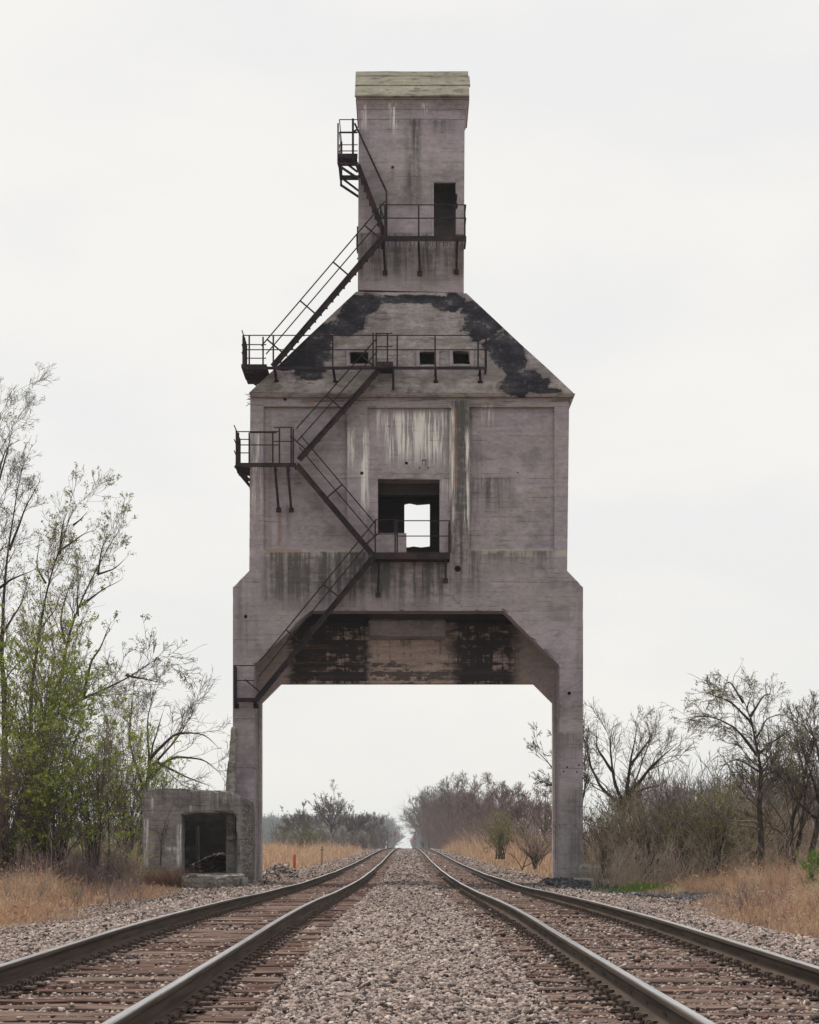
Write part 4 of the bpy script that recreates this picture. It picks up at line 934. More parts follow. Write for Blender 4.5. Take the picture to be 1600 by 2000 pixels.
def build_heaps():
    rng = np.random.default_rng(8)
    # coal spread round the right leg
    n = 42000; X = rng.uniform(3.6, 9.2, n); D = rng.uniform(47, 67.5, n)
    cy = 64.2 - (X - 3.7) * 3.2; wid = 2.4 + .55 * (X - 3.6); q = np.abs(D - cy) / wid + .12 * rng.normal(size=n) + np.clip((X - 7.2) / 2.0, 0, 1) * .7
    k = q < 1; X, D, q = X[k], D[k], q[k]; n = len(X); r = .026 * rng.lognormal(0, .35, n)
    Zb = zg(X, D) + .02 + .28 * np.clip((D - 58) / 6, 0, 1) * np.exp(-((X - 5.3) / 1.2) ** 2) + r * .3
    Zb = np.where(X < 4.4, zg(X, D) + r * .4, Zb)
    Vv, Ff = stones(np.stack([X, D, Zb], 1), r, rng)
    tag(link('coal_spill', np_mesh('coal_spill', Vv, [Ff]), M['coal']), 'black coal gravel spilled around the foot of the right leg', 'coal', kind='stuff')
    n = 900; lx = np.where(rng.uniform(size=n) < .5, rng.normal(-5.2, .45, n), rng.normal(5.35, .5, n)); D = 64.6 + rng.normal(0, .45, n)
    Vv, Ff = stones(np.stack([lx, D, zg(lx, D) + rng.uniform(0, .16, n) * np.exp(-((D - 64.9) / .5) ** 2)], 1), .05 * rng.lognormal(0, .45, n), rng)
    tag(link('rubble', np_mesh('rubble', Vv, [Ff]), M['stone']), 'crumbled concrete and stones gathered at the feet of the tower legs', 'rubble', kind='stuff')
    # gravel heap behind the left leg: one heap, a mound faced with its own stones
    n = 1500; a = rng.uniform(0, 6.283, n); rr = np.sqrt(rng.uniform(0, 1, n)); X = -4.95 + 1.0 * rr * np.cos(a); D = 78 + 1.5 * rr * np.sin(a)
    Zb = zg(X, D) + .62 * (1 - rr ** 1.3); Vv, Ff = stones(np.stack([X, D, Zb], 1), .055 * rng.lognormal(0, .3, n), rng, True)
    tag(link('gravel_heap', np_mesh('gravel_heap', Vv, [Ff]), M['stone']), 'small heap of grey gravel beyond the left leg, near the red post', 'gravel heap')
    m = MB(); z = float(zg(-5.85, 104)); m.rod((-5.86, 104, z - .2), (-5.86, 104, z + .86), .075, 8); m.rod((-5.86, 104, z + .86), (-5.86, 104, z + .93), .075, 8, .03)
    tag(m.build('marker_post', M['red']), 'short red marker post standing in dry grass left of the track', 'post')
    m = MB(); z = float(zg(-5.2, 122)); m.bar((-5.2, 122, z - .2), (-5.18, 122, z + 1.25), .06, .06); m.bar((-5.32, 121.97, z + 1.02), (-5.06, 121.97, z + 1.05), .03, .05)
    tag(m.build('wooden_stake', M['dead']), 'thin dark wooden stake in the grass beyond the red post', 'stake')
build_heaps()

def build_signals():
    D = 900; zb = float(zt(D))
    for px, tops, lab in ((771.5, (1628, 1634.5), 'far railway signal mast with red lights left of the vanishing tracks'), (810.5, (1628, 1634.5, 1641), 'far railway signal mast with red lights right of the vanishing tracks')):
        x = X_(px, D); t = thing('railway_signal', lab, 'railway signal', 'distant railway signals', (x, D, zb))
        m = MB(); m.rod((x, D, zb - .5), (x, D, Z_(1625, D)), .14, 8); m.build('mast', M['black'], t)
        for i, py in enumerate(tops):
            m = MB(); z = Z_(py, D); m.box(x - .5, x + .5, D - .35, D - .05, z - .55, z + .8); m.build('signal_head', M['black'], t)
            m = MB(); m.rod((x, D - .42, z - .05), (x, D - .36, z - .05), .3, 12); m.build('lamp', M['lamp'], t)
    D = 620; x = X_(756, D); z = float(zg(x, D)); t = thing('relay_cabinet', 'small white trackside cabinet far off left of the tracks', 'cabinet', loc=(x, D, z))
    m = MB(); m.box(x - .7, x + .7, D - .5, D + .5, z, z + 2.0); m.build('box', M['white'], t)
    m = MB(); m.hexa([(x - .8, D - .6, z + 2), (x + .8, D - .6, z + 2), (x + .8, D + .6, z + 2), (x - .8, D + .6, z + 2)], [(x - .5, D - .3, z + 2.4), (x + .5, D - .3, z + 2.4), (x + .5, D + .3, z + 2.4), (x - .5, D + .3, z + 2.4)]); m.build('lid', M['white'], t)
build_signals()

# ------------------------------------------------------------------ plants
def unit(v): return v / np.maximum(np.linalg.norm(v, axis=-1, keepdims=True), 1e-9)
def tubes(P, Rr, k):
    N, S_, _ = P.shape
    t = np.empty_like(P); t[:, 1:-1] = P[:, 2:] - P[:, :-2]; t[:, 0] = P[:, 1] - P[:, 0]; t[:, -1] = P[:, -1] - P[:, -2]; t = unit(t)
    md = unit(P[:, -1] - P[:, 0]); ref = np.where(np.abs(md[:, 1:2]) < .8, np.array([[0., 1, 0]]), np.array([[1., 0, 0]]))[:, None]
    u = unit(np.cross(t, np.broadcast_to(ref, t.shape))); w = np.cross(t, u)
    ang = np.arange(k) * 2 * np.pi / k
    ring = P[:, :, None] + Rr[:, :, None, None] * (u[:, :, None] * np.cos(ang)[:, None] + w[:, :, None] * np.sin(ang)[:, None])
    idx = np.arange(N * S_ * k).reshape(N, S_, k); a = idx[:, :-1]; b = np.roll(idx, -1, 2)[:, :-1]; c = np.roll(idx, -1, 2)[:, 1:]; d = idx[:, 1:]
    return ring.reshape(-1, 3), np.stack([a, b, c, d], -1).reshape(-1, 4)
def resample(pts, n):
    pts = np.asarray(pts, float); s = np.r_[0, np.cumsum(np.linalg.norm(np.diff(pts, axis=0), axis=1))]
    q = np.linspace(0, s[-1], n); return np.stack([np.interp(q, s, pts[:, i]) for i in range(3)], 1)
def grow(P, Rr, m, ratio, ang, rng, S_=5, tmin=.25, up=.12, jit=.17, rr=.42, rmin=.005, curl=0.0, lmin=.15, lmax=9.):
    N, S0, _ = P.shape; L = np.linalg.norm(np.diff(P, axis=1), axis=2).sum(1)
    par = rng.choice(N, m, p=L / L.sum()); t = tmin + (1 - tmin) * rng.uniform(0, 1, m); tips = min(N, m // 2); par[:tips] = rng.permutation(N)[:tips]; t[:tips] = .985; f = t * (S0 - 1); i = np.minimum(f.astype(int), S0 - 2); g = (f - i)[:, None]
    st = P[par, i] * (1 - g) + P[par, i + 1] * g; tan = unit(P[par, i + 1] - P[par, i]); r0 = Rr[par, i] * (1 - g[:, 0]) + Rr[par, i + 1] * g[:, 0]
    rv = rng.normal(size=(m, 3)); rv = unit(rv - (rv * tan).sum(1, keepdims=True) * tan); a = rng.normal(ang, .22, m)[:, None]; a[:tips] *= .25
    d = unit(np.cos(a) * tan + np.sin(a) * rv + np.array([0, 0, up])); ln = np.clip(L[par] * ratio * (1.2 - .75 * t) * rng.uniform(.55, 1.35, m), lmin, lmax); ln[:tips] *= .5; r0[:tips] *= 1.6
    Q = np.empty((m, S_, 3)); Q[:, 0] = st; step = (ln / (S_ - 1))[:, None]
    for s in range(1, S_):
        d = unit(d + rng.normal(0, jit, (m, 3)) + np.array([0, 0, up * .22 + curl * s])); Q[:, s] = Q[:, s - 1] + d * step
    R0 = np.maximum(r0 * rr * rng.uniform(.6, 1, m), rmin); R0[:tips] = np.minimum(R0[:tips], r0[:tips] * .5); R1 = np.maximum(R0 * .35, rmin * .75)
    return Q, R0[:, None] + (R1 - R0)[:, None] * np.linspace(0, 1, S_)[None]
def leaves(P, n, size, rng, tmin=.6, spread=.03):
    n = int(n * 1.5); size = size * .8; N, S0, _ = P.shape; par = rng.integers(0, N, max(1, n // 4))[rng.integers(0, max(1, n // 4), n)]; f = (tmin + (1 - tmin) * rng.uniform(0, 1, n)) * (S0 - 1); i = np.minimum(f.astype(int), S0 - 2); g = (f - i)[:, None]
    c = P[par, i] * (1 - g) + P[par, i + 1] * g + rng.normal(0, spread, (n, 3)); Rm = rand_rot(n, rng); s = size * rng.lognormal(0, .3, n)[:, None]
    a = Rm[:, 0] * s; b = Rm[:, 1] * s * .55; V_ = np.stack([c - a, c - b, c + a, c + b], 1)
    return V_.reshape(-1, 3), np.arange(4 * n).reshape(n, 4)
def plant(name, label, cat, limbs, rng, spec, group=None, bark=None, twig=None, leaf=None, leafn=0, leafs=.05, leafspread=.04, sides=7, off=None):
    """limbs: list of (points (n,3), r0, r1); spec: list of grow() settings"""
    PL = [resample(p, 24) for p, a, b in limbs]
    if len(PL) > 1 and name not in ('bush', 'willow_bush'):
        for i in range(1, len(PL)):
            prev = np.concatenate(PL[:i]); dd = np.linalg.norm(prev - PL[i][0], axis=1); k = dd.argmin()
            if dd[k] < 2.5: PL[i] = PL[i] + (prev[k] - PL[i][0]) * (np.linspace(1, 0, 24) ** 2)[:, None]
    PL = np.stack(PL); wob = rng.normal(0, 1, PL.shape); wob[:, :2] = 0; wob[:, -1] = 0
    seg = np.linalg.norm(PL[:, -1] - PL[:, 0], axis=1)[:, None, None]
    PL = PL + wob * seg * .012
    for _ in range(7): PL[:, 1:-1] = .25 * PL[:, :-2] + .5 * PL[:, 1:-1] + .25 * PL[:, 2:]
    
    RL = np.stack([a + (b * .45 - a) * np.linspace(0, 1, 24) ** .75 for p, a, b in limbs])
    base = Vector(PL[0, 0]); t = thing(name, label, cat, group, base); ob = np.array(base)
    v, f = tubes(PL, RL, sides); link('trunk', np_mesh('trunk', v - ob, [f], True), bark or M['bark'], t)
    levels = []; Pp, Rp = PL, RL; ps, fs, o = [], [], 0
    for i, sp in enumerate(spec):
        sp = dict(sp); m = sp.pop('m'); keep = sp.pop('mixprev', 0)
        Pn, Rn = grow(Pp, Rp, m, rng=rng, **sp); v, f = tubes(Pn, Rn, 4 if i == 0 else 3); ps.append(v); fs.append(f + o); o += len(v); Pp, Rp = Pn, Rn
    cr = link('crown', np_mesh('crown', np.concatenate(ps) - ob, [np.concatenate(fs)]), twig or M['twig'], t)
    if leafn:
        v, f = leaves(Pp, leafn, leafs, rng, spread=leafspread); link('leaves', np_mesh('leaves', v - ob, [f]), leaf or M['bud'], cr)
    return t
def L_(D, r0, r1, *pts, dd=0.0):
    n = len(pts); return (np.array([P_(a, b, D + dd * i / max(1, n - 1)) for i, (a, b) in enumerate(pts)]), r0, r1)
def fan(px, py, D, top, width, n, rng, r0=.024, lean=0.0, depth=1.2):
    """many stems rising from one stool"""
    out = []; c = P_(px, py, D); h = Z_(top, D) - c.z; w = width * D / F
    for i in range(n):
        a = rng.uniform(-1, 1); b = rng.uniform(-1, 1); hh = h * rng.uniform(.55, 1.0) * (1 - .35 * a * a); dx = a * w * .5 + lean
        p0 = np.array(c) + np.array([rng.normal(0, .12), rng.normal(0, .15), -.2]); p3 = p0 + np.array([dx, b * depth, hh + .2])
        p1 = p0 + (p3 - p0) * .35 + np.array([-dx * .18, 0, hh * .05]); p2 = p0 + (p3 - p0) * .7 + np.array([-dx * .08 + rng.normal(0, .06), rng.normal(0, .06), hh * .05])
        out.append((np.array([p0, p1, p2, p3]), r0 * rng.uniform(.6, 1.2), .007))
    return out
def bough(px, py, D, top, width, rng, fork=.35, n=6, r0=None, lean=0):
    """a free-standing bare tree: trunk, then spreading limbs"""
    c = np.array(P_(px, py, D)); h = Z_(top, D) - c[2]; w = width * D / F; r0 = r0 or h * .018
    tr = np.array([c + [0, 0, -.3], c + [rng.normal(0, .02) * h, 0, h * fork * .6], c + [rng.normal(0, .03) * h + lean * .4, 0, h * fork], c + [lean + rng.normal(0, .04) * h, 0, h * .97]])
    out = [(tr, r0, r0 * .12)]
    for i in range(n):
        az = i * 2 * math.pi / n + rng.uniform(-.4, .4); k = rng.uniform(.7, 1.05); s = c + [lean * .3, 0, h * fork * rng.uniform(.7, 1.5)]
        e = c + np.array([math.cos(az) * w * .5 * k + lean, math.sin(az) * w * .4 * k, h * rng.uniform(.62, .95)])
        mdl = s + (e - s) * .5 + np.array([math.cos(az), math.sin(az) * .8, 0]) * w * .05 + [0, 0, -h * .02]
        out.append((np.array([s, mdl, e]), r0 * .55, r0 * .1))
    return out
def sc(D, a=.0055): return a * max(1, D / 65) ** .8
def build_trees():
    rng = np.random.default_rng(21)
    A = [dict(m=70, ratio=.24, ang=.6, up=.22, tmin=.25, S_=7, lmax=2.0), dict(m=480, ratio=.5, ang=.65, up=.14, S_=6, lmax=1.0), dict(m=1600, ratio=.5, ang=.65, up=.10, S_=5, rmin=.006), dict(m=2600, ratio=.5, ang=.7, up=.1, S_=4, rmin=.005)]
    plant('tall_tree', 'tallest budding tree at the far left edge, only its right half visible', 'tree',
          [L_(60, 0.144, 0.024, (5, 1700), (14, 1560), (8, 1420), (-2, 1280), (-18, 1100), (-12, 920), (2, 805)), L_(60, 0.072, 0.016, (0, 1300), (15, 1100), (30, 980), (48, 900)), L_(60, 0.058, 0.016, (-8, 1160), (25, 1132), (68, 1112), dd=-1), L_(60, 0.058, 0.016, (-14, 1010), (10, 900), (24, 840), dd=1),
           L_(60, 0.058, 0.016, (-16, 1060), (-40, 940), (-50, 840)), L_(60, 0.050, 0.016, (12, 1080), (50, 990), (78, 940)), L_(60, 0.043, 0.016, (-14, 960), (14, 870), (38, 860)), L_(60, 0.043, 0.016, (-2, 1240), (40, 1180), (60, 1120))], rng, A, leafn=3200, leafs=.026, leaf=M['bud'])
    plant('leaning_tree', 'slender dark tree leaning right with a forked budding top, left of the longer leaning one', 'tree',
          [L_(63, 0.122, 0.020, (42, 1700), (55, 1500), (68, 1350), (74, 1250), (84, 1150), (112, 1090), (140, 1040), (145, 1015), (142, 995)), L_(63, 0.050, 0.016, (112, 1090), (121, 1030), (124, 1020), (132, 1000)), L_(63, 0.043, 0.012, (120, 1075), (160, 1045), (187, 1035), dd=.6), L_(63, 0.043, 0.012, (86, 1150), (70, 1110), (78, 1050), dd=1), L_(63, 0.043, 0.012, (140, 1035), (158, 1015), (170, 1000)), L_(63, 0.036, 0.012, (76, 1240), (110, 1190), (120, 1150))], rng,
          [dict(m=60, ratio=.26, ang=.55, up=.25, tmin=.35, S_=7, lmax=1.7), dict(m=420, ratio=.5, lmax=.9, ang=.65, up=.2, S_=6), dict(m=800, ratio=.5, ang=.7, up=.12, S_=5, rmin=.006), dict(m=1500, ratio=.5, ang=.7, up=.1, S_=4, rmin=.005)], leafn=3600, leafs=.034)
    plant('leaning_tree', 'longest trunk leaning right above the green thicket, its top spreading near the sky', 'tree',
          [L_(66, 0.130, 0.020, (28, 1700), (60, 1560), (94, 1400), (110, 1330), (130, 1250), (160, 1190), (194, 1115), (216, 1070), (230, 1040)), L_(66, 0.050, 0.016, (133, 1247), (119, 1200), (126, 1170), (146, 1120)), L_(66, 0.043, 0.012, (193, 1120), (225, 1110), (246, 1090), dd=.6), L_(66, 0.043, 0.012, (188, 1128), (198, 1075), (208, 1045), dd=-.8), L_(66, 0.043, 0.012, (160, 1190), (205, 1150), (240, 1130)), L_(66, 0.036, 0.012, (150, 1205), (150, 1150), (165, 1100))], rng,
          [dict(m=60, ratio=.26, ang=.55, up=.25, tmin=.35, S_=7, lmax=1.7), dict(m=420, ratio=.5, lmax=.9, ang=.65, up=.18, S_=6), dict(m=800, ratio=.5, ang=.7, up=.12, S_=5, rmin=.006), dict(m=1500, ratio=.5, ang=.7, up=.1, S_=4, rmin=.005)], leafn=3600, leafs=.034, bark=M['barkgreen'])
    plant('bending_tree', 'low tree with one long bare limb reaching right above the hut roof', 'tree',
          [L_(60, .13, .02, (18, 1690), (58, 1480), (90, 1395), (150, 1368), (212, 1346), (240, 1322), (310, 1284)), L_(60, .05, .012, (238, 1325), (290, 1330), (322, 1334), dd=.5), L_(60, .06, .015, (128, 1300), (165, 1268), (196, 1254), (216, 1218), dd=-.5), L_(60, .07, .02, (92, 1395), (112, 1330), (130, 1298))], rng,
          [dict(m=60, ratio=.28, ang=.6, up=.16, tmin=.25, S_=7, lmax=1.5), dict(m=240, ratio=.5, lmax=.8, ang=.7, up=.1, S_=5, rmin=.009), dict(m=900, ratio=.5, ang=.7, up=.08, S_=4, rmin=.007)], leafn=1700, leafs=.032)
    plant('spreading_tree', 'bare spreading tree behind the hut, its thin limbs arching right', 'tree',
          [L_(78, .17, .05, (274, 1680), (278, 1600), (288, 1528), (296, 1510)), L_(78, .09, .02, (285, 1535), (300, 1450), (318, 1392)), L_(78, .10, .015, (290, 1522), (330, 1478), (390, 1480), (432, 1512), dd=-2), L_(78, .08, .015, (318, 1484), (348, 1432), (400, 1432), (428, 1462), dd=-2), L_(78, .08, .02, (276, 1560), (252, 1450), (262, 1345), dd=1.5), L_(78, .07, .02, (296, 1500), (350, 1440), (370, 1400)), L_(78, .07, .02, (310, 1490), (370, 1520), (410, 1535)), L_(78, .07, .02, (292, 1515), (285, 1420), (300, 1350), dd=2)], rng,
          [dict(m=60, ratio=.65, ang=.55, up=.10, tmin=.12, S_=8), dict(m=420, ratio=.55, ang=.6, up=.05, S_=6, rmin=.0085), dict(m=2200, ratio=.55, ang=.65, up=.02, S_=5, rmin=.0065)])
    BU = lambda m1, m2: [dict(m=int(m1 * .7), ratio=.42, ang=.6, up=.16, tmin=.06, S_=5, rmin=.006), dict(m=int(m2 * .5), ratio=.5, ang=.65, up=.12, S_=4, rmin=.0048)]
    def bush(label, px, py, D, top, width, n, m1, m2, ln, ls, leaf, twig, bark=None, cat='bush', name='bush', **k):
        plant(name, label, cat, fan(px, py, D, top, width, n, rng, **k), rng, BU(m1, m2), bark=bark or M['bark'], twig=twig, leaf=leaf, leafn=ln, leafs=ls, leafspread=.035, sides=5)
    bush('tall willow bush in fresh green leaf before the leaning trunks', 75, 1700, 58, 1185, 260, 26, 420, 3400, 15000, .042, M['leaf'], M['twig'], name='willow_bush', r0=.035)
    bush('tangled thorny bush at the left frame edge with sparse leaves', 15, 1700, 56, 1420, 190, 30, 380, 2600, 4200, .034, M['leafdull'], M['twigred'])
    bush('dark stemmed bush under the willow with small green leaves', 110, 1700, 56, 1400, 200, 26, 380, 2800, 7000, .034, M['leaf'], M['twig'])
    bush('reddish bare sapling clump between the green bushes and the hut', 185, 1700, 57, 1330, 150, 22, 330, 2400, 3500, .032, M['leaf'], M['twigred'])
    bush('leafy green bush pressed against the left end of the hut', 245, 1690, 66, 1400, 170, 26, 400, 3000, 8000, .036, M['leaf'], M['twig'])
    bush('pale grey green bush rising behind the hut roof', 330, 1690, 74, 1490, 180, 22, 320, 2400, 4500, .034, M['leafdull'], M['twig'])
    plant('dead_pole', 'dead broken pole leaning out of the thicket into the dry grass', 'branch', [L_(56, .045, .02, (238, 1718), (205, 1665), (172, 1618)), ], rng, [dict(m=5, ratio=.25, ang=.6, S_=4)], bark=M['dead'])
    # right side
    plant('lone_tree', 'tallest budding tree on the right with a straight trunk and drooping fine twigs', 'tree',
          [L_(58, 0.128, 0.016, (1487, 1710), (1485, 1600), (1482, 1500), (1477, 1460), (1465, 1390), (1456, 1385), (1451, 1370), (1448, 1358)), L_(58, 0.048, 0.010, (1478, 1470), (1440, 1424), (1392, 1398), (1330, 1405), dd=-.8), L_(58, 0.048, 0.010, (1470, 1420), (1430, 1372), (1370, 1350)), L_(58, 0.048, 0.010, (1464, 1395), (1492, 1355), (1512, 1358), dd=.8), L_(58, 0.048, 0.010, (1480, 1482), (1510, 1450), (1557, 1416), dd=-.6),
           L_(58, 0.040, 0.010, (1483, 1505), (1440, 1480), (1392, 1505), dd=.9), L_(58, 0.040, 0.010, (1456, 1365), (1425, 1325), (1398, 1368)), L_(58, 0.040, 0.010, (1472, 1440), (1500, 1400), (1540, 1395), dd=1), L_(58, 0.032, 0.008, (1456, 1380), (1462, 1368), (1470, 1355)), L_(58, 0.040, 0.010, (1484, 1520), (1520, 1500), (1550, 1505))], rng,
          [dict(m=84, ratio=.48, ang=.75, up=.05, tmin=.22, S_=8, lmax=1.75), dict(m=420, ratio=.55, ang=.65, up=.02, S_=6, rmin=.0075, curl=-.02), dict(m=2300, ratio=.55, ang=.7, up=-.02, S_=5, rmin=.0055, curl=-.025)], leafn=2600, leafs=.028)
    plant('bare_tree', 'bare vase shaped tree just right of the right leg', 'tree',
          [L_(75, .17, .10, (1214, 1700), (1216, 1620), (1222, 1560)), L_(75, .10, .015, (1219, 1575), (1229, 1500), (1240, 1450), (1246, 1412)), L_(75, .11, .015, (1222, 1560), (1258, 1512), (1300, 1472), (1322, 1452), dd=-1.5), L_(75, .09, .015, (1217, 1575), (1196, 1512), (1190, 1450), (1200, 1412)), L_(75, .09, .015, (1215, 1572), (1172, 1540), (1152, 1490), (1140, 1440), dd=1.5), L_(75, .08, .015, (1220, 1568), (1252, 1542), (1296, 1530), dd=2), L_(75, .07, .015, (1230, 1495), (1265, 1450), (1280, 1422)), L_(75, .07, .015, (1195, 1510), (1165, 1460), (1165, 1425))], rng,
          [dict(m=60, ratio=.62, ang=.6, up=.16, tmin=.12, S_=8), dict(m=420, ratio=.55, ang=.6, up=.08, S_=6, rmin=.008), dict(m=2200, ratio=.55, ang=.65, up=.03, S_=5, rmin=.006)])
    plant('double_tree', 'dark twin stemmed tree right of the straight trunk, crooked and twiggy', 'tree',
          [L_(60, .11, .015, (1546, 1705), (1545, 1600), (1572, 1545), (1566, 1490), (1556, 1440)), L_(60, .10, .015, (1560, 1705), (1572, 1600), (1576, 1540), (1590, 1480)), L_(60, .06, .012, (1560, 1560), (1530, 1500), (1500, 1470), dd=1), L_(60, .06, .012, (1568, 1520), (1590, 1450), (1585, 1420), dd=-1)], rng,
          [dict(m=44, ratio=.6, ang=.65, up=.14, tmin=.2, S_=8), dict(m=280, ratio=.45, ang=.6, up=.08, S_=6, rmin=.009), dict(m=2000, ratio=.5, ang=.65, up=.04, S_=5, rmin=.007)], leafn=900, leafs=.03)
    plant('bent_tree', 'bent dark tree at the right frame edge, cut off by it', 'tree',
          [L_(59, .12, .02, (1580, 1705), (1592, 1620), (1604, 1560), (1625, 1480), (1640, 1400)), L_(59, .06, .012, (1600, 1570), (1580, 1500), (1560, 1440)), L_(59, .06, .012, (1610, 1530), (1596, 1460), (1575, 1400), dd=1), L_(59, .05, .012, (1596, 1600), (1550, 1560), (1530, 1520), dd=-1)], rng,
          [dict(m=40, ratio=.6, ang=.65, up=.14, tmin=.2, S_=8), dict(m=230, ratio=.45, ang=.6, up=.08, S_=6, rmin=.009), dict(m=1600, ratio=.5, ang=.65, up=.04, S_=5, rmin=.007)], leafn=500, leafs=.03)
    plant('bare_tree', 'thin bare tree whose twigs stick out inside the arch beside the right leg', 'tree',
          [L_(88, .13, .02, (1150, 1700), (1130, 1590), (1105, 1530), (1075, 1490), (1045, 1462)), L_(88, .07, .015, (1130, 1590), (1090, 1540), (1040, 1520)), L_(88, .07, .015, (1110, 1535), (1100, 1470), (1080, 1440)), L_(88, .07, .015, (1135, 1600), (1150, 1500), (1140, 1450))], rng,
          [dict(m=30, ratio=.45, ang=.5, up=.1, tmin=.2, S_=6), dict(m=220, ratio=.45, ang=.55, up=.06, S_=5, rmin=.012), dict(m=1300, ratio=.5, ang=.6, up=.03, S_=4, rmin=.01)])
    bush('tangled brown thicket bush close to the right leg', 1185, 1705, 66, 1545, 200, 30, 420, 3200, 1500, .034, M['leafdull'], M['twigbrown'])
    bush('broad brown bare bush under the vase shaped tree', 1270, 1705, 64, 1535, 200, 30, 420, 3200, 2600, .034, M['leafdull'], M['twigbrown'])
    bush('reddish twiggy bush between the brown bush and the yellow green one', 1335, 1705, 63, 1515, 150, 24, 380, 2600, 300, .034, M['leafdull'], M['twigred'])
    bush('yellow green leafing bush left of the straight trunk', 1395, 1708, 60, 1540, 180, 30, 420, 3200, 5200, .034, M['leafdull'], M['twigbrown'])
    bush('grey brown bush around the foot of the straight trunk', 1460, 1708, 62, 1530, 160, 26, 380, 2600, 1200, .034, M['leafdull'], M['twigbrown'])
    bush('dark tangled bush between the straight trunk and the twin stemmed tree', 1530, 1708, 64, 1540, 180, 26, 380, 2600, 1600, .034, M['leafdull'], M['twigred'])
    bush('small bright green leafy shrub in the grass at the right frame edge', 1606, 1735, 50, 1660, 56, 12, 160, 900, 2600, .040, M['brightleaf'], M['twigbrown'])
    # row along the right side of the track, seen through the arch
    SP = lambda D, m1=60, m2=500, m3=3200: [dict(m=m1, ratio=.46, ang=.6, up=.12, tmin=.15, S_=6, rmin=sc(D)), dict(m=m2, ratio=.5, ang=.6, up=.08, S_=5, rmin=sc(D)), dict(m=m3, ratio=.55, ang=.65, up=.05, S_=4, rmin=sc(D))]
    row = ((826, 680, 1556, 46, 'farthest, smallest tree of the right row, near the signal mast'), (838, 560, 1545, 60, 'second farthest tree of the right row, pale with haze'), (864, 440, 1533, 62, 'hazy bare tree third from the far end of the right row'), (893, 350, 1520, 66, 'tallest rounded bare tree in the row right of the tracks'), (922, 290, 1530, 62, 'grey bare tree between the tallest row tree and the forked one'),
           (955, 240, 1530, 66, 'forked bare tree with a dark trunk in the middle of the right row'), (990, 205, 1534, 66, 'purple twigged bare tree past the middle of the right row'), (1022, 175, 1542, 70, 'bushy purple bare tree second nearest in the right row'), (1060, 150, 1535, 84, 'nearest purple bare tree of the right row, partly behind the right leg'))
    for i, (px, D, top, w, lab) in enumerate(row):
        plant('row_tree', lab, 'tree', bough(px, 1656, D, top, w * 1.15, rng, .22, 8, lean=rng.uniform(-.3, .3)), rng, SP(D), group='trees lining the right side of the tracks', bark=M['bark'], twig=M['twigred'] if i > 3 else M['twigfar'], sides=5)
    bush('olive green shrub low in the right row beside the red twigged trees', 978, 1672, 130, 1590, 80, 20, 240, 1500, 2200, .06, M['leafdull'], M['twigbrown'], r0=.04)
    bush('low reddish shrub in front of the nearest row tree', 1048, 1690, 98, 1615, 90, 20, 240, 1500, 200, .05, M['leafdull'], M['twigred'], r0=.04)
    plant('fallen_branch', 'small dark leafless sapling in the orange grass inside the right leg', 'sapling', [L_(88, .03, .01, (1020, 1700), (1028, 1675), (1040, 1655)), L_(88, .025, .01, (1021, 1698), (1008, 1678), (990, 1662)), L_(88, .025, .01, (1022, 1694), (1045, 1682), (1062, 1670))], rng, [dict(m=20, ratio=.4, ang=.6, S_=4, rmin=.01), dict(m=60, ratio=.5, ang=.6, S_=4, rmin=.01)])
    # left group far beyond the arch
    for px, D, top, w, lf, lab in ((592, 330, 1575, 80, 500, 'rounded pale green bare tree on the left end of the far left group'), (650, 350, 1546, 78, 0, 'tallest dark bare tree of the far left group'), (688, 370, 1578, 52, 0, 'slim bare tree right of the tallest one in the far left group'), (728, 440, 1594, 40, 0, 'small hazy bare tree nearest the vanishing point on the left')):
        plant('distant_tree', lab, 'tree', bough(px, 1657, D, top, w * 1.2, rng, .28, 11), rng, [dict(d_, rmin=sc(D, .008)) for d_ in SP(D, 60, 500, 2600)], group='far trees left of the tracks', twig=M['twigfar'], leafn=lf, leafs=.12, leaf=M['leafdull'], sides=5)
    bush('dark olive bush at the foot of the far left trees', 590, 1662, 260, 1610, 80, 20, 220, 1300, 1500, .10, M['leafdull'], M['twigfar'], r0=.05)
    bush('brown low bush right of the far left trees', 712, 1660, 330, 1612, 60, 18, 200, 1100, 300, .10, M['leafdull'], M['twigred'], r0=.05)
    bush('round dark shrub by the far right signal', 826, 1656, 620, 1640, 12, 14, 120, 700, 500, .2, M['leafdull'], M['twigfar'], r0=.06)
build_trees()

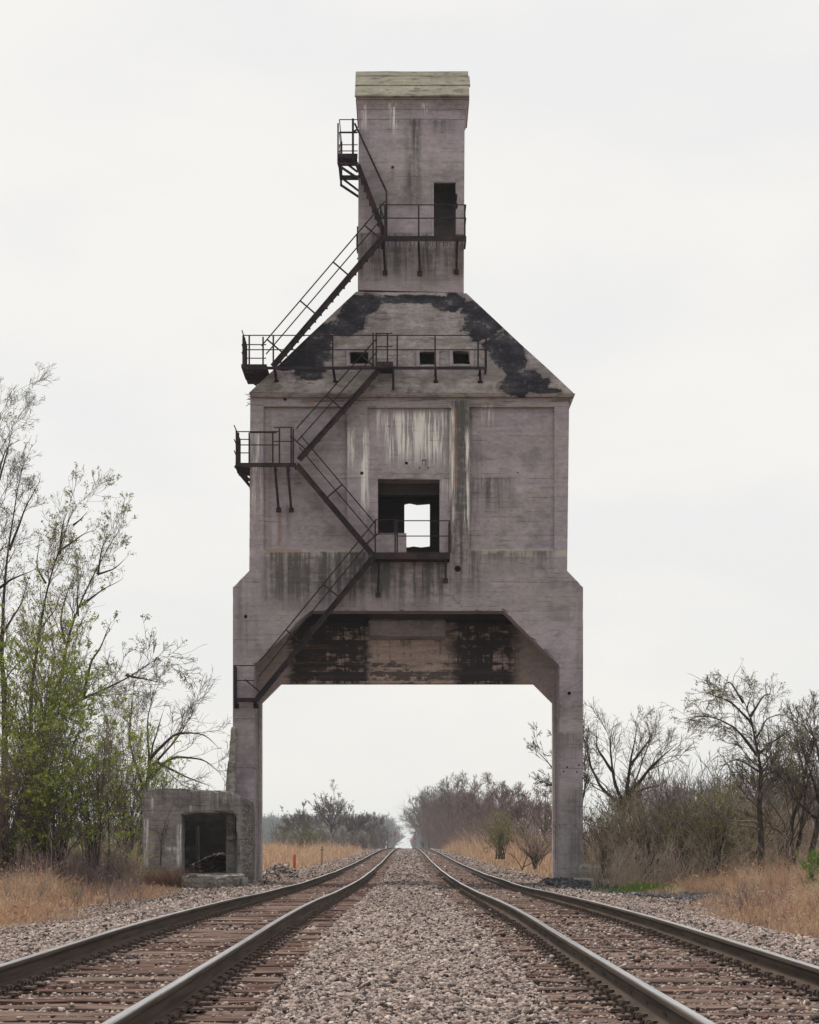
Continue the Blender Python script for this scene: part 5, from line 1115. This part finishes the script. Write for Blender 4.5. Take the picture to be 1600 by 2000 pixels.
def thicket(name, label, n, xs, ds, hs, rng, mat, rmin, leaf=None, ln=0, ls=.05, cat='undergrowth', kids=5):
    D = rng.uniform(*ds, n); X = rng.uniform(*xs, n) if not callable(xs) else xs(D)
    if isinstance(xs, tuple) and len(xs) == 2 and abs(xs[0]) > 50: X = (X - CX) * D / F          # given as bearings
    h = hs(X, D) if callable(hs) else rng.uniform(*hs, n); z = zg(X, D) - .1; P = np.empty((n, 5, 3)); P[:, 0] = np.stack([X, D, z], 1)
    d = unit(np.stack([rng.normal(0, .28, n), rng.normal(0, .25, n), np.ones(n)], 1))
    for s in range(1, 5): d = unit(d + rng.normal(0, .16, (n, 3))); P[:, s] = P[:, s - 1] + d * (h / 4)[:, None]
    Rr = np.broadcast_to(np.array([1.8, 1.5, 1.3, 1.1, .9]) * rmin, (n, 5)); v, f = tubes(P, Rr, 3)
    Q, q = grow(P, Rr, n * kids, .42, .6, rng, S_=4, tmin=.2, rmin=rmin, up=.12); v2, f2 = tubes(Q, q, 3)
    Q3, q3 = grow(Q, q, n * kids, .5, .7, rng, S_=3, tmin=.2, rmin=rmin * .9, up=.08); v3, f3 = tubes(Q3, q3, 3)
    Vv, Ff = merge([(v, f), (v2, f2), (v3, f3)]); o = tag(link(name, np_mesh(name, Vv, [Ff]), mat), label, cat, kind='stuff')
    if ln:
        v, f = leaves(Q3, ln, ls, rng, spread=.05); link('leaves', np_mesh('leaves', v, [f]), leaf, o)
def build_undergrowth():
    rng = np.random.default_rng(31)
    thicket('dead_weeds', 'purple brown dead weeds scattered through the left dry grass', 260, (-100, 290), (42, 58), (.2, .75), rng, M['twigred'], .004, cat='weeds')
    thicket('dead_weeds', 'purple brown dead weeds scattered through the right dry grass', 200, (1400, 1640), (36, 58), (.2, .7), rng, M['twigred'], .004, cat='weeds')
    thicket('undergrowth', 'brown tangle of brush filling the ground behind the left bushes', 900, (-120, 275), (60, 82), (.6, 2.3), rng, M['twigbrown'], .006, M['leaf'], 9000, .040)
    thicket('undergrowth', 'low purple bramble tangle along the left grass edge', 1100, (-100, 245), (54, 63), (.4, 1.5), rng, M['twigred'], .005)
    thicket('undergrowth', 'grey brown brush filling in behind the right bushes', 650, (1145, 1640), (66, 92), (1.0, 3.2), rng, M['twigbrown'], .006, M['leafdull'], 4000, .036)
    thicket('undergrowth', 'low brown bramble along the right grass edge', 1300, (1150, 1640), (58, 72), (.5, 1.9), rng, M['twigbrown'], .005)
    n = 1500
    def xs(n): return None
    X = None
    rn = rng
    def row(D):
        return np.interp(D, [120, 200, 350, 600], [9.5, 8.6, 7.2, 6.0]) + rn.uniform(0, 1, len(D)) ** 1.5 * np.interp(D, [120, 600], [7, 10])
    thicket('undergrowth', 'purple grey brush under the row of trees right of the tracks', 3600, row, (125, 640), lambda X, D: rn.uniform(1.5, 6.4, len(X)) * np.clip(D / 200, .7, 2.3), rng, M['twigred'], .013, M['leafdull'], 3500, .09)
    thicket('undergrowth', 'pale brush under the far left trees', 500, (540, 760), (300, 460), (2, 4.5), rng, M['twigfar'], .03, M['leafdull'], 1200, .14)
    thicket('far_woods', 'grey wood behind the right bushes, fading with haze', 900, (1235, 1640), (200, 300), (5.5, 10.5), rng, M['twigfar'], .03, cat='wood', kids=8)
    thicket('far_woods', 'blue hazy wood on the horizon left of the tracks', 3600, (430, 768), (1500, 1800), lambda X, D: rn.uniform(.72, 1.0, len(X)) * np.interp(X * F / D + CX, [430, 600, 750, 770], [25, 25, 25, 13]), rng, M['twigfar'], .22, cat='wood', kids=12)
    thicket('far_woods', 'blue hazy wood on the horizon right of the tracks', 500, (806, 900), (1500, 1800), lambda X, D: rn.uniform(.7, 1.0, len(X)) * np.interp(X * F / D + CX, [806, 815, 830], [6, 10, 16]), rng, M['twigfar'], .22, cat='wood', kids=12)
    thicket('far_woods', 'faint wood on the horizon behind the far left bushes', 900, (-300, 430), (1500, 1800), (14, 20), rng, M['twigfar'], .30, cat='wood', kids=8)
build_undergrowth()

def blades(X, D, h, rng, w=.006, lean=.35, plume=0.0, zoff=0.0):
    n = len(X); z = zg(X, D) - .03 + zoff; a = rng.uniform(0, 6.283, n); L = np.abs(rng.normal(lean * 1.5, lean * .8, n)) * h
    dx, dy = np.cos(a) * L, np.sin(a) * L; b = rng.uniform(0, 6.283, n); wx, wy = np.cos(b) * w, np.sin(b) * w * .4
    B = np.stack([X, D, z], 1); Mi = B + np.stack([dx * .35, dy * .35, h * .6], 1); Tp = B + np.stack([dx, dy, h * rng.uniform(.82, 1, n)], 1); Wv = np.stack([wx, wy, np.zeros(n)], 1)
    V_ = np.stack([B - Wv, B + Wv, Mi + Wv * .8, Mi - Wv * .8, Tp + Wv * .2, Tp - Wv * .2], 1); i = (np.arange(n) * 6)[:, None]
    F_ = np.concatenate([i + np.array([[0, 1, 2, 3]]), i + np.array([[3, 2, 4, 5]])]); out = [(V_.reshape(-1, 3), F_)]
    if plume > 0:
        k = rng.uniform(size=n) < plume; t = Tp[k]; m = len(t); s = rng.uniform(.03, .07, (m, 1)); d = unit(np.stack([dx[k] + rng.normal(0, .2, m), rng.normal(0, .2, m), rng.normal(.1, .2, m)], 1))
        sd = np.cross(d, np.array([[0., 1, 0]])) * s * .22; c = t + d * s
        out.append((np.stack([t, c - sd, t + d * s * 2, c + sd], 1).reshape(-1, 3), np.arange(4 * m).reshape(m, 4)))
    return merge(out)
def build_grass():
    rng = np.random.default_rng(41)
    def field(name, label, n, xr, dr, edge, hf, mat, side_, w=.0042, plume=.05, cat='grass', clump=.5):
        X = side_ * rng.uniform(*xr, n); D = rng.uniform(*dr, n)
        e = edge(D) + rng.normal(0, .3, n); cl = wav(X * 3.1, D * 2.7) + .6 * wav(X * 8, D * 6 + 3)
        k = (np.abs(X) > e) & (rng.uniform(-1, 1, n) * clump * .7 < cl * 1.3 + clump * .35) & (np.abs(X) < .215 * D + 3)
        k &= ~((X > -8.75) & (X < -4.6) & (D > 62.6) & (D < 68.6)) & ~((X > 4.6) & (X < 6.2) & (D > 60) & (D < 68.6))
        X, D = X[k], D[k]; dist = np.abs(X) - edge(D); h = hf(X, D, dist) * rng.lognormal(-.1, .4, len(X)) * (1 + .9 * wav(X * 2.2 + 4, D * 1.4) + .5 * wav(X * 6, D * 4)).clip(.35, 2)
        Vv, Ff = blades(X, D, h, rng, w, plume=plume); tag(link(name, np_mesh(name, Vv, [Ff]), mat), label, cat, kind='stuff')
    eL = lambda D: 6.6 + .5 * np.sin(D * .31) + .35 * np.sin(D * .9 + 1) + np.interp(D, [30, 45, 56, 60], [.6, .2, .3, .9])
    eR = lambda D: 6.1 + .5 * np.sin(D * .27 + 2) + .3 * np.sin(D * .8) + np.interp(D, [22, 30, 45, 52, 60], [-.3, -.2, .3, .9, 1.0])
    field('dry_grass', 'orange dry grass covering the ground left of the tracks in front of the thicket', 190000, (6, 17), (29, 63), eL, lambda X, D, d: np.clip(.09 + d * .085, .07, .40), M['grass'], -1, plume=.06)
    field('dry_grass', 'dull brown matted grass along the left gravel edge', 60000, (5.8, 16), (28, 62), lambda D: eL(D) - .35, lambda X, D, d: np.clip(.08 + d * .05, .06, .25), M['grassdull'], -1, clump=.7)
    field('dry_grass', 'tall orange dry grass with plumes right of the tracks', 190000, (5.4, 16), (23, 62), eR, lambda X, D, d: np.clip(.10 + d * .13, .08, .58), M['grass'], 1, plume=.10)
    field('dry_grass', 'dull brown matted grass along the right gravel edge', 60000, (5.2, 15), (22, 62), lambda D: eR(D) - .4, lambda X, D, d: np.clip(.08 + d * .08, .06, .3), M['grassdull'], 1, clump=.7)
    field('dry_stalks', 'sparse tall brown stalks standing in the left dry grass', 9000, (6.5, 17), (30, 63), lambda D: eL(D) + .9, lambda X, D, d: np.clip(.32 + d * .08, .25, .8), M['grassdull'], -1, w=.004, plume=.25, clump=.25)
    field('dry_stalks', 'sparse tall brown stalks standing in the right dry grass', 9000, (6, 16), (24, 62), lambda D: eR(D) + .8, lambda X, D, d: np.clip(.36 + d * .10, .25, .9), M['grassdull'], 1, w=.004, plume=.25, clump=.25)
    fl = lambda D: 5.6 + .4 * np.sin(D * .1)
    field('dry_grass', 'far orange grass along the left of the tracks beyond the tower', 60000, (5.4, 26), (70, 420), fl, lambda X, D, d: np.clip(.25 + d * .12, .25, .7) * np.clip(D / 160, .8, 1.3), M['grass'], -1, w=.02, clump=.8)
    field('dry_grass', 'far orange grass along the right of the tracks beyond the tower', 40000, (5.4, 14), (72, 330), lambda D: 5.5 + .4 * np.sin(D * .12 + 1) , lambda X, D, d: np.clip(.3 + d * .22, .3, 1.1) * np.clip(D / 130, .8, 1.8), M['grass'], 1, w=.02, clump=.8)
    # green tufts
    def tufts(label, spots):
        ps = []
        for px, py, D, sx, sd_, n, h in spots:
            X = X_(px, D) + rng.normal(0, sx, n); Dd = D + rng.normal(0, sd_, n); ps.append(blades(X, Dd, h * rng.lognormal(0, .3, n), rng, .009))
        Vv, Ff = merge(ps); tag(link('green_grass', np_mesh('green_grass', Vv, [Ff]), M['green']), label, 'grass', kind='stuff')
    tufts('patch of fresh green grass behind the coal spill right of the tracks', [(1285, 0, 57, .75, .9, 2600, .17), (1262, 0, 57.5, .25, .5, 900, .22), (1322, 0, 56, .35, .5, 800, .15)])
    tufts('small green weed tufts at the right gravel edge', [(1475, 0, 38, .12, .3, 300, .12), (1462, 0, 41, .06, .2, 120, .1), (1380, 0, 52, .4, .6, 200, .1)])
    tufts('sparse green weeds between the ties of the right track', [(1030, 0, 44, .12, .9, 160, .05), (880, 0, 60, .1, 1, 60, .05)])
    tufts('green blades among the left dry grass', [(95, 0, 54, .6, 1.5, 150, .35), (60, 0, 50, .9, 2, 160, .3), (180, 0, 56, .7, 1.5, 90, .3)])
    # pale grass tufts against the hut and the dead vine on its wall
    n = 1500; X = rng.uniform(X_(283, 63.6), X_(352, 63.6), n); D = rng.uniform(62.9, 63.75, n); Vv, Ff = blades(X, D, np.abs(rng.normal(.5, .2, n)), rng, .006, lean=.6, plume=.12)
    tag(link('dry_grass', np_mesh('dry_grass', Vv, [Ff]), M['grassdull']), 'brown grass tufts bending against the front of the hut', 'grass', kind='stuff')
    D = 63.82; L = [L_(D, .022, .008, (380, 1705), (376, 1640), (392, 1590), (398, 1570))] 
    L2 = [L_(D, .022, .010, (314, 1690), (316, 1640), (322, 1610), (334, 1580), (340, 1570)), L_(D, .014, .006, (318, 1630), (300, 1622), (290, 1618)), L_(D, .014, .006, (322, 1672), (323, 1640), (330, 1600)), L_(D, .012, .006, (320, 1622), (332, 1620), (345, 1612))]
    plant('dead_vine', 'dead leafless vine climbing the front wall of the hut', 'vine', L2, rng, [dict(m=14, ratio=.25, ang=.6, S_=4, rmin=.005)], bark=M['bark'], twig=M['bark'], sides=5)
    plant('dead_weed', 'tall dead weed stalk in the left grass near the gravel', 'weed', [L_(37, .008, .004, (150, 1795), (152, 1750), (150, 1722)), L_(37, .006, .003, (152, 1765), (160, 1740), (165, 1730)), L_(37, .006, .003, (151, 1770), (143, 1745), (140, 1735))], rng, [dict(m=10, ratio=.3, ang=.5, S_=4, rmin=.003)], bark=M['dead'], twig=M['dead'], sides=4)
build_grass()

# ------------------------------------------------------------------ haze
def build_haze():
    m = bpy.data.materials.new('haze_air'); m.use_nodes = True; nt = m.node_tree; nt.nodes.clear()
    out = nt.nodes.new('ShaderNodeOutputMaterial'); v = nt.nodes.new('ShaderNodeVolumePrincipled')
    v.inputs['Color'].default_value = (.80, .88, .96, 1); v.inputs['Density'].default_value = .00018; v.inputs['Anisotropy'].default_value = .2
    nt.links.new(v.outputs[0], out.inputs['Volume'])
    b = MB(); b.box(-2700, 2700, -60, 4300, -9, 40); o = b.build('haze', m); tag(o, kind='stuff')
build_haze()
